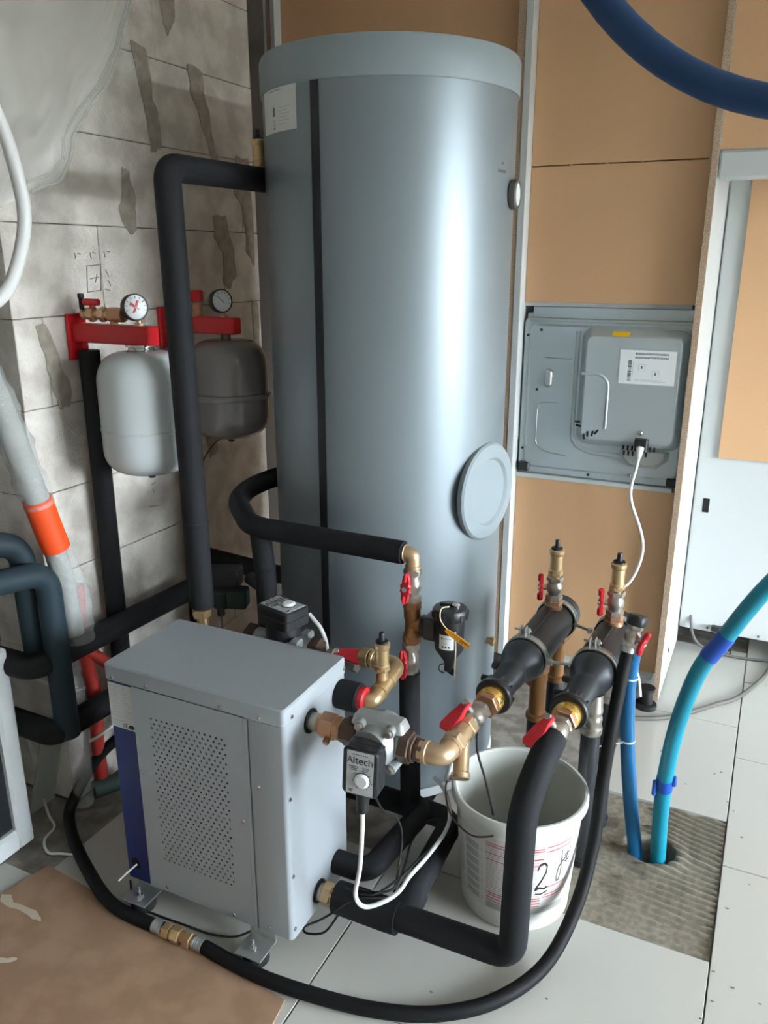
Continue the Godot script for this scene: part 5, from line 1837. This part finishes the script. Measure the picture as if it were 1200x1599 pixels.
func hoses():
	# black rubber hose looping over the floor from behind the box to the tap by the right manifold
	var t = thing("rubber_hose", Vector3(-0.50, 0, -1.345), "long black rubber hose looping round the box and bucket", "hose")
	var a = spline(V3([-1.60, 0.30, -1.80, -1.78, 0.16, -1.66, -1.80, 0.05, -1.52, -1.735, 0.018, -1.44, -1.56, 0.016, -1.335, -1.404, 0.016, -1.268, -1.258, 0.016, -1.262]))
	var b = spline(V3([-1.105, 0.016, -1.262, -0.941, 0.016, -1.249, -0.773, 0.016, -1.262, -0.623, 0.016, -1.292, -0.50, 0.016, -1.345, -0.396, 0.018, -1.435, -0.322, 0.03, -1.565, -0.285, 0.10, -1.70, -0.272, 0.22, -1.80, -0.272, 0.36, -1.86, -0.268, 0.50, -1.90, -0.262, 0.62, -1.95, -0.258, 0.68, -1.985]))
	var st = mk()
	tube(st, a, 0.0172, 14)
	tube(st, b, 0.0172, 14)
	obj("hose", st, M.hose, t)
	var p0 = Vector3(-1.262, 0.017, -1.262)
	var dx = Vector3(1, 0, 0)
	for q in [[0.0, 0.030], [0.127, 0.157]]:
		st = mk()
		lathe(st, V2([0.014, 0, 0.0175, 0, 0.018, 0.005, 0.0165, 0.007, 0.018, 0.010, 0.0165, 0.013, 0.018, 0.016, 0.0165, 0.019, 0.018, 0.024, 0.0175, 0.03, 0.014, 0.03]), 20, ax(p0 + dx * q[0], dx))
		obj("crimp_sleeve", st, M.zinc, t)
	st = mk()
	cyl(st, p0 + dx * 0.03, p0 + dx * 0.127, 0.014, 20)
	hexa(st, p0 + dx * 0.034, p0 + dx * 0.056, 0.0215, 0.2)
	hexa(st, p0 + dx * 0.062, p0 + dx * 0.088, 0.023, 0.5)
	hexa(st, p0 + dx * 0.10, p0 + dx * 0.122, 0.0215)
	obj("brass_coupling", st, M.brass_bright, t)
	# tap at the top of the hose
	var e0 = Vector3(-0.258, 0.68, -1.985)
	var dd = Vector3(0.10, 0.62, -0.18).normalized()
	st = mk()
	lathe(st, V2([0.01, 0, 0.0175, 0, 0.0165, 0.006, 0.0175, 0.010, 0.0165, 0.015, 0.0175, 0.022, 0.01, 0.022]), 20, ax(e0 - dd * 0.005, dd))
	obj("braid_end", st, M.zinc, t)
	var v = ball_valve("butterfly_valve", e0 + dd * 0.017, e0 + dd * 0.077, 0.019, Vector3(0.9, -0.35, 0.45), Vector3(0.2, 1, 0.1), "butterfly tap with red handle and black end cap at the hose top", "red butterfly valves")
	st = mk()
	lathe(st, V2([0.012, 0, 0.024, 0, 0.026, 0.004, 0.026, 0.02, 0.022, 0.027, 0, 0.03]), 20, ax(e0 + dd * 0.075, dd))
	obj("end_cap", st, M.black_plastic, v)
	# blue and turquoise water pipes out of the floor
	t = thing("blue_water_pipe", Vector3(-0.19, -0.02, -2.105), "straight blue plastic water pipe rising from the floor hole", "pipe")
	st = mk()
	tube(st, spline(V3([-0.188, -0.1, -2.105, -0.198, 0.0, -2.105, -0.226, 0.158, -2.11, -0.252, 0.36, -2.11, -0.262, 0.50, -2.11, -0.260, 0.60, -2.11, -0.25, 0.665, -2.11])), 0.0205, 18)
	obj("tube", st, M.blue_pipe, t)
	st = mk()
	lathe(st, V2([0.0205, 0, 0.0215, 0, 0.0215, 0.005, 0.0205, 0.005]), 18, Transform3D(Basis(), Vector3(-0.2605, 0.545, -2.11)))
	tube(st, V3([-0.262, 0.352, -2.088, -0.30, 0.352, -2.06, -0.33, 0.355, -2.02]), 0.002, 6)
	lathe(st, V2([0.0205, 0, 0.0215, 0, 0.0215, 0.005, 0.0205, 0.005]), 18, Transform3D(Basis(), Vector3(-0.2515, 0.35, -2.11)))
	obj("cable_tie", st, M.white_cable, t)
	t = thing("turquoise_water_pipe", Vector3(-0.134, -0.02, -2.10), "turquoise plastic water pipe curving from the floor hole to the right", "pipe")
	st = mk()
	tube(st, spline(V3([-0.130, -0.1, -2.12, -0.134, 0.0, -2.105, -0.138, 0.15, -2.08, -0.136, 0.30, -2.05, -0.12, 0.48, -2.03, -0.085, 0.65, -2.015, -0.035, 0.762, -2.0, 0.045, 0.915, -2.0, 0.16, 1.07, -2.0, 0.32, 1.2, -2.0, 0.55, 1.3, -2.0])), 0.0215, 18)
	obj("tube", st, M.cyan_pipe, t)
	st = mk()
	var run = spline(V3([-0.12, 0.48, -2.03, -0.085, 0.65, -2.015, -0.035, 0.762, -2.0, 0.045, 0.915, -2.0]), 16).filter(func(p): return p.y > 0.70 and p.y < 0.775)
	tube(st, run, 0.0232, 18)
	obj("blue_tape", st, M.tape_blue, t)
	st = mk()
	tube(st, V3([-0.137, 0.26, -2.058, -0.136, 0.30, -2.05]), 0.0228, 18)
	box(st, Vector3(-0.160, 0.268, -2.04), Vector3(0.012, 0.05, 0.012), 0.004)
	box(st, Vector3(-0.112, 0.30, -2.045), Vector3(0.014, 0.035, 0.010), 0.004)
	obj("blue_tape", st, M.tape_blue, t)
	# dark blue hose hanging in a bow from the ceiling, top right
	var pts = []
	var cc = Vector3(0.03, 2.34, -1.30)
	var RR = 0.50
	for i in 41:
		var an = deg_to_rad(175 + i * 4.6)
		pts.append(cc + Vector3(cos(an) * RR * 0.88, sin(an) * RR, 0))
	pts.push_front(pts[0] + Vector3(-0.02, 0.25, 0))
	pts.append(pts[-1] + Vector3(0.0, 0.3, 0))
	st = mk()
	tube(st, pts, 0.0215, 20)
	tag(obj("blue_hose", st, M.navy_hose), "dark blue padded hose hanging in a bow at the top right", "hose")

func left_corner():
	# torn clear sheeting hanging over the doorway
	var st = mk()
	var nse = FastNoiseLite.new()
	nse.seed = 9
	nse.frequency = 2.2
	var rows = 40
	var cols = 44
	var grid = []
	# lower edge runs from the lintel at the back down to the front
	var edge = V2([-2.04, 2.66, -2.02, 2.36, -1.92, 2.18, -1.84, 2.06, -1.73, 1.93, -1.66, 1.84, -1.55, 1.79, -1.46, 1.755, -1.2, 1.75])
	for i in rows + 1:
		var u = float(i) / rows
		var f = u * (edge.size() - 1)
		var k = mini(int(f), edge.size() - 2)
		var e = edge[k].lerp(edge[k + 1], f - k)
		var top = Vector2(lerpf(-2.05, -1.2, u), 2.66)
		var row = []
		for j in cols + 1:
			var v = float(j) / cols
			var p = top.lerp(e, v)
			var fold = 0.02 * sin((p.x * 0.8 + p.y * 0.55) * 34.0 + 4.0 * nse.get_noise_2d(p.x, p.y)) + 0.035 * nse.get_noise_2d(p.x * 1.6, p.y * 0.7) + 0.012 * nse.get_noise_2d(p.x * 5.0, p.y * 3.0)
			row.append(Vector3(-1.75 + fold * (0.25 + 0.5 * v) + 0.012 * sin(v * 70.0 + 3.0 * nse.get_noise_1d(p.x * 3.0)) * smoothstep(0.72, 1.0, v), p.y, p.x))
		grid.append(row)
	for i in rows:
		for j in cols:
			quad(st, grid[i][j], grid[i][j + 1], grid[i + 1][j + 1], grid[i + 1][j], 1)
	# gathered hem along the free edge
	var sheet_o = obj("plastic_sheet", st, M.film)
	tag(sheet_o, "crumpled translucent plastic sheet hanging from above at top left", "plastic sheet")
	st = mk()
	for s in 2:
		var hem = []
		for i in rows - 12:
			hem.append(grid[i + 1][cols - s] + Vector3(0.003, 0, 0))
		tube(st, spline(hem, 2), 0.0045, 6)
	obj("gathered_hem", st, M.film2, sheet_o)
	# white hose in a bow at the left edge
	st = mk()
	tube(st, spline(V3([-1.56, 2.3, -1.22, -1.515, 2.05, -1.26, -1.50, 1.918, -1.306, -1.50, 1.823, -1.332, -1.50, 1.728, -1.337, -1.50, 1.63, -1.299, -1.50, 1.572, -1.249, -1.52, 1.52, -1.15, -1.56, 1.5, -1.0])), 0.0145, 14)
	tag(obj("white_conduit", st, M.white_cable), "white flexible conduit bowing down at the left edge", "conduit")
	# orange conduit wrapped in clear film
	var t = thing("wrapped_conduit", Vector3(-1.73, 0.0, -1.56), "orange conduit bundle wrapped in clear plastic film, slanting down beside the wall", "conduit")
	st = mk()
	tube(st, spline(V3([-1.72, 1.045, -1.462, -1.72, 0.97, -1.482, -1.72, 0.895, -1.503])), 0.038, 18)
	obj("orange_band", st, M.orange, t)
	var wob = func(u): return 1.0 + 0.10 * sin(u * 31.0) + 0.06 * sin(u * 77.0 + 1.0)
	st = mk()
	tube(st, spline(V3([-1.72, 1.55, -1.29, -1.72, 1.376, -1.364, -1.72, 1.20, -1.419, -1.72, 1.03, -1.466])), 0.042, 20, false, wob)
	obj("film_wrap", st, M.film2, t)
	st = mk()
	tube(st, spline(V3([-1.72, 1.55, -1.29, -1.72, 1.376, -1.364, -1.72, 1.20, -1.419, -1.72, 1.04, -1.464])), 0.032, 16)
	obj("inner_bundle", st, M.grey_bundle, t)
	var wob2 = func(u): return 0.75 + 0.55 * sin(minf(u * 1.5, 1.0) * PI * 0.62) + 0.07 * sin(u * 40.0)
	st = mk()
	tube(st, spline(V3([-1.72, 0.905, -1.50, -1.72, 0.80, -1.53, -1.725, 0.70, -1.548, -1.73, 0.60, -1.55])), 0.036, 20, false, wob2)
	obj("film_wrap", st, M.film2, t)
	st = mk()
	tube(st, spline(V3([-1.725, 0.90, -1.50, -1.735, 0.78, -1.53, -1.735, 0.62, -1.54])), 0.03, 14)
	obj("inner_bundle", st, M.grey_bundle, t)
	st = mk()
	tube(st, spline(V3([-1.765, 0.74, -1.60, -1.77, 0.65, -1.60, -1.79, 0.56, -1.61, -1.80, 0.46, -1.635, -1.80, 0.34, -1.65, -1.80, 0.18, -1.64, -1.80, 0.0, -1.64])), 0.021, 14)
	tube(st, spline(V3([-1.795, 0.53, -1.61, -1.78, 0.48, -1.66, -1.77, 0.40, -1.72, -1.78, 0.30, -1.76])), 0.018, 14)
	var rc = obj("red_conduit", st, M.red_pipe, t)
	rc.set_meta("label", "bare red conduit at the lower end")
	st = mk()
	tube(st, spline(V3([-1.79, 0.50, -1.56, -1.785, 0.3, -1.56, -1.79, 0.02, -1.55])), 0.03, 14, false, wob)
	obj("grey_bundle", st, M.film2, t)
	# white plastic frame with dark pane at the left edge
	t = thing("window_sash", Vector3(-1.84, 0, -1.2), "white plastic window sash with dark pane standing at the lower left edge", "window sash")
	st = mk()
	box(st, Vector3(-1.84, 0.315, -1.352), Vector3(0.05, 0.63, 0.056), 0.008)
	box(st, Vector3(-1.84, 0.035, -1.05), Vector3(0.05, 0.07, 0.56), 0.008)
	box(st, Vector3(-1.84, 0.60, -1.05), Vector3(0.05, 0.06, 0.56), 0.008)
	box(st, Vector3(-1.84, 0.315, -0.76), Vector3(0.05, 0.63, 0.056), 0.008)
	obj("frame", st, M.white_plastic, t)
	st = mk()
	box(st, Vector3(-1.845, 0.315, -1.05), Vector3(0.02, 0.52, 0.56))
	obj("pane", st, M.dark_glass, t)
	# grey plank leaning behind it
	st = mk()
	var pb = Vector3(-1.92, 0.003, -1.50)
	var pt = Vector3(-1.80, 0.36, -1.49)
	box(st, (pb + pt) / 2, Vector3(0.012, (pt - pb).length(), 0.09), 0.002, ax(pb, pt - pb, Vector3(0, 0, 1)).basis)
	tag(obj("plank", st, M.plank), "pale grey plank leaning under the lower wall pipe at left", "plank")
	# cardboard on the floor with torn strips
	t = thing("cardboard_sheet", Vector3(-1.2, 0, -0.9), "large flat brown cardboard sheet on the floor at lower left", "cardboard")
	st = mk()
	slab(st, V2([-1.694, 1.313, -1.30, 1.272, -0.848, 1.229, -0.838, 1.16, -0.87, 1.10, -0.95, 0.55, -1.80, 0.60, -1.75, 1.0]), 0.004, Transform3D(Basis(Vector3(1, 0, 0), Vector3(0, 0, -1), Vector3(0, 1, 0)), Vector3(0, 0.0005, 0)))
	obj("board", st, M.card, t)
	for s in [[-1.72, 1.175, -1.69, 1.185, -1.665, 1.17, -1.60, 1.175, -1.56, 1.165, -1.545, 1.155, -1.57, 1.15, -1.62, 1.158, -1.66, 1.152, -1.70, 1.155], [-1.56, 1.02, -1.535, 1.028, -1.51, 1.045, -1.50, 1.04, -1.53, 1.012, -1.56, 0.995], [-0.90, 1.10, -0.875, 1.105, -0.87, 1.09, -0.89, 1.085]]:
		st = mk()
		slab(st, irregular(V2(s), 3, 0.003, 3), 0.0008, Transform3D(Basis(Vector3(1, 0, 0), Vector3(0, 0, -1), Vector3(0, 1, 0)), Vector3(0, 0.0045, 0)))
		obj("torn_liner", st, M.torn, t)
	# debris heap against the wall
	st = mk()
	tube(st, spline(V3([-1.80, 0.03, -1.60, -1.77, 0.03, -1.66, -1.74, 0.025, -1.72])), 0.028, 10)
	tag(obj("green_pipe_end", st, mat(S(52, 74, 66), 0.6)), "short dark green pipe end on the floor by the wall", "pipe")

func cables():
	# white lead of the front pump
	cable("pump_cable", V3([-0.706, 0.485, -1.357, -0.708, 0.42, -1.358, -0.716, 0.32, -1.36, -0.729, 0.24, -1.362, -0.712, 0.203, -1.375, -0.675, 0.205, -1.41, -0.665, 0.19, -1.47, -0.665, 0.185, -1.53, -0.655, 0.18, -1.62, -0.64, 0.20, -1.70, -0.645, 0.22, -1.75, -0.68, 0.25, -1.80, -0.72, 0.27, -1.82]), 0.0055, M.white_cable, "white flex looping below the front pump's control box", "")
	# thin black leads tied round the floor pipes
	var B = "black leads between the floor pipes"
	cable("black_lead", V3([-0.71, 0.52, -1.40, -0.70, 0.42, -1.45, -0.70, 0.34, -1.53, -0.71, 0.24, -1.58, -0.70, 0.15, -1.52, -0.69, 0.168, -1.46, -0.76, 0.168, -1.42, -0.835, 0.09, -1.42, -0.89, 0.015, -1.46, -0.915, 0.01, -1.43, -0.90, 0.01, -1.415, -0.85, 0.03, -1.42, -0.82, 0.08, -1.44]), 0.003, M.rubber, "thin black lead looping under the brass union at the box corner", B)
	cable("black_lead", V3([-0.66, 0.17, -1.78, -0.71, 0.172, -1.76, -0.725, 0.16, -1.68, -0.70, 0.17, -1.58, -0.69, 0.168, -1.50, -0.72, 0.17, -1.46, -0.78, 0.168, -1.45]), 0.0032, M.rubber, "thin black lead crossing between the two floor pipes", B)
	cable("black_lead", V3([-0.645, 0.165, -1.75, -0.675, 0.168, -1.62, -0.695, 0.17, -1.52, -0.73, 0.174, -1.44, -0.80, 0.172, -1.44]), 0.0032, M.rubber, "thin black lead lying along the pump's white flex", B)
	cable("sensor_lead", V3([-0.815, 0.635, -1.575, -0.80, 0.60, -1.56, -0.785, 0.54, -1.53, -0.775, 0.50, -1.50]), 0.003, M.rubber, "thin black sensor lead dropping from the red tape", "")
	cable("sensor_lead", V3([-0.535, 0.60, -1.62, -0.535, 0.52, -1.63, -0.52, 0.42, -1.66, -0.51, 0.30, -1.70]), 0.003, M.rubber, "thin black lead hanging from the left lever valve into the bucket", "")
	cable("white_flex", V3([-1.10, 0.70, -1.80, -1.085, 0.685, -1.80, -1.062, 0.66, -1.80, -1.045, 0.61, -1.80, -1.04, 0.5, -1.80]), 0.006, M.white_cable, "short white flex arching behind the rear pump", "")
	cable("floor_lead", V3([-1.40, 0.05, -1.33, -1.36, 0.01, -1.30, -1.29, 0.006, -1.30, -1.20, 0.006, -1.305, -1.12, 0.006, -1.31, -1.06, 0.006, -1.33, -1.02, 0.02, -1.36]), 0.003, M.rubber, "thin black lead on the tiles along the foot of the grey box", "")
	# grey mains cable on the floor towards the cabinets
	cable("mains_cable", V3([-0.62, 0.008, -2.74, -0.50, 0.008, -2.77, -0.41, 0.008, -2.79, -0.30, 0.008, -2.835, -0.22, 0.008, -2.88, -0.133, 0.008, -2.965, -0.05, 0.008, -3.07, 0.02, 0.008, -3.16, 0.10, 0.008, -3.36, 0.13, 0.008, -3.5, 0.16, 0.008, -3.7]), 0.0085, M.grey_cable, "grey mains cable curving over the tiles past the cabinet foot", "")
	cable("appliance_lead", V3([-0.235, 0.40, -3.60, -0.215, 0.20, -3.55, -0.19, 0.09, -3.50, -0.14, 0.035, -3.5, -0.03, 0.01, -3.52, 0.10, 0.008, -3.54, 0.22, 0.008, -3.6]), 0.006, M.grey_cable, "dark lead on the floor in front of the white appliance", "")
	cable("white_floor_lead", V3([-2.05, 0.30, -1.55, -1.98, 0.2, -1.53, -1.93, 0.06, -1.51, -1.86, 0.01, -1.47, -1.80, 0.008, -1.437, -1.78, 0.008, -1.38, -1.729, 0.008, -1.347, -1.69, 0.008, -1.36, -1.64, 0.008, -1.375]), 0.004, M.white_cable, "thin white lead zigzagging on the bare floor at left", "")
	cable("white_wall_lead", V3([-1.88, 0.56, -1.45, -1.87, 0.47, -1.50, -1.85, 0.42, -1.54, -1.835, 0.38, -1.60, -1.83, 0.36, -1.66]), 0.006, M.white_cable, "white lead sagging between the two wall pipes at left", "")
	cable("strap", V3([-1.70, 0.285, -1.52, -1.70, 0.282, -1.58, -1.70, 0.288, -1.66]), 0.005, M.white_cable, "white plastic strap under the lower wall pipe beside the blue strip", "")
	cable("wall_lead", V3([-1.62, 1.09, -2.17, -1.70, 1.05, -2.2, -1.80, 0.95, -2.25, -1.82, 0.8, -2.25, -1.82, 0.6, -2.25]), 0.002, M.ink, "thin dark lead hanging below the grey brown vessel", "")
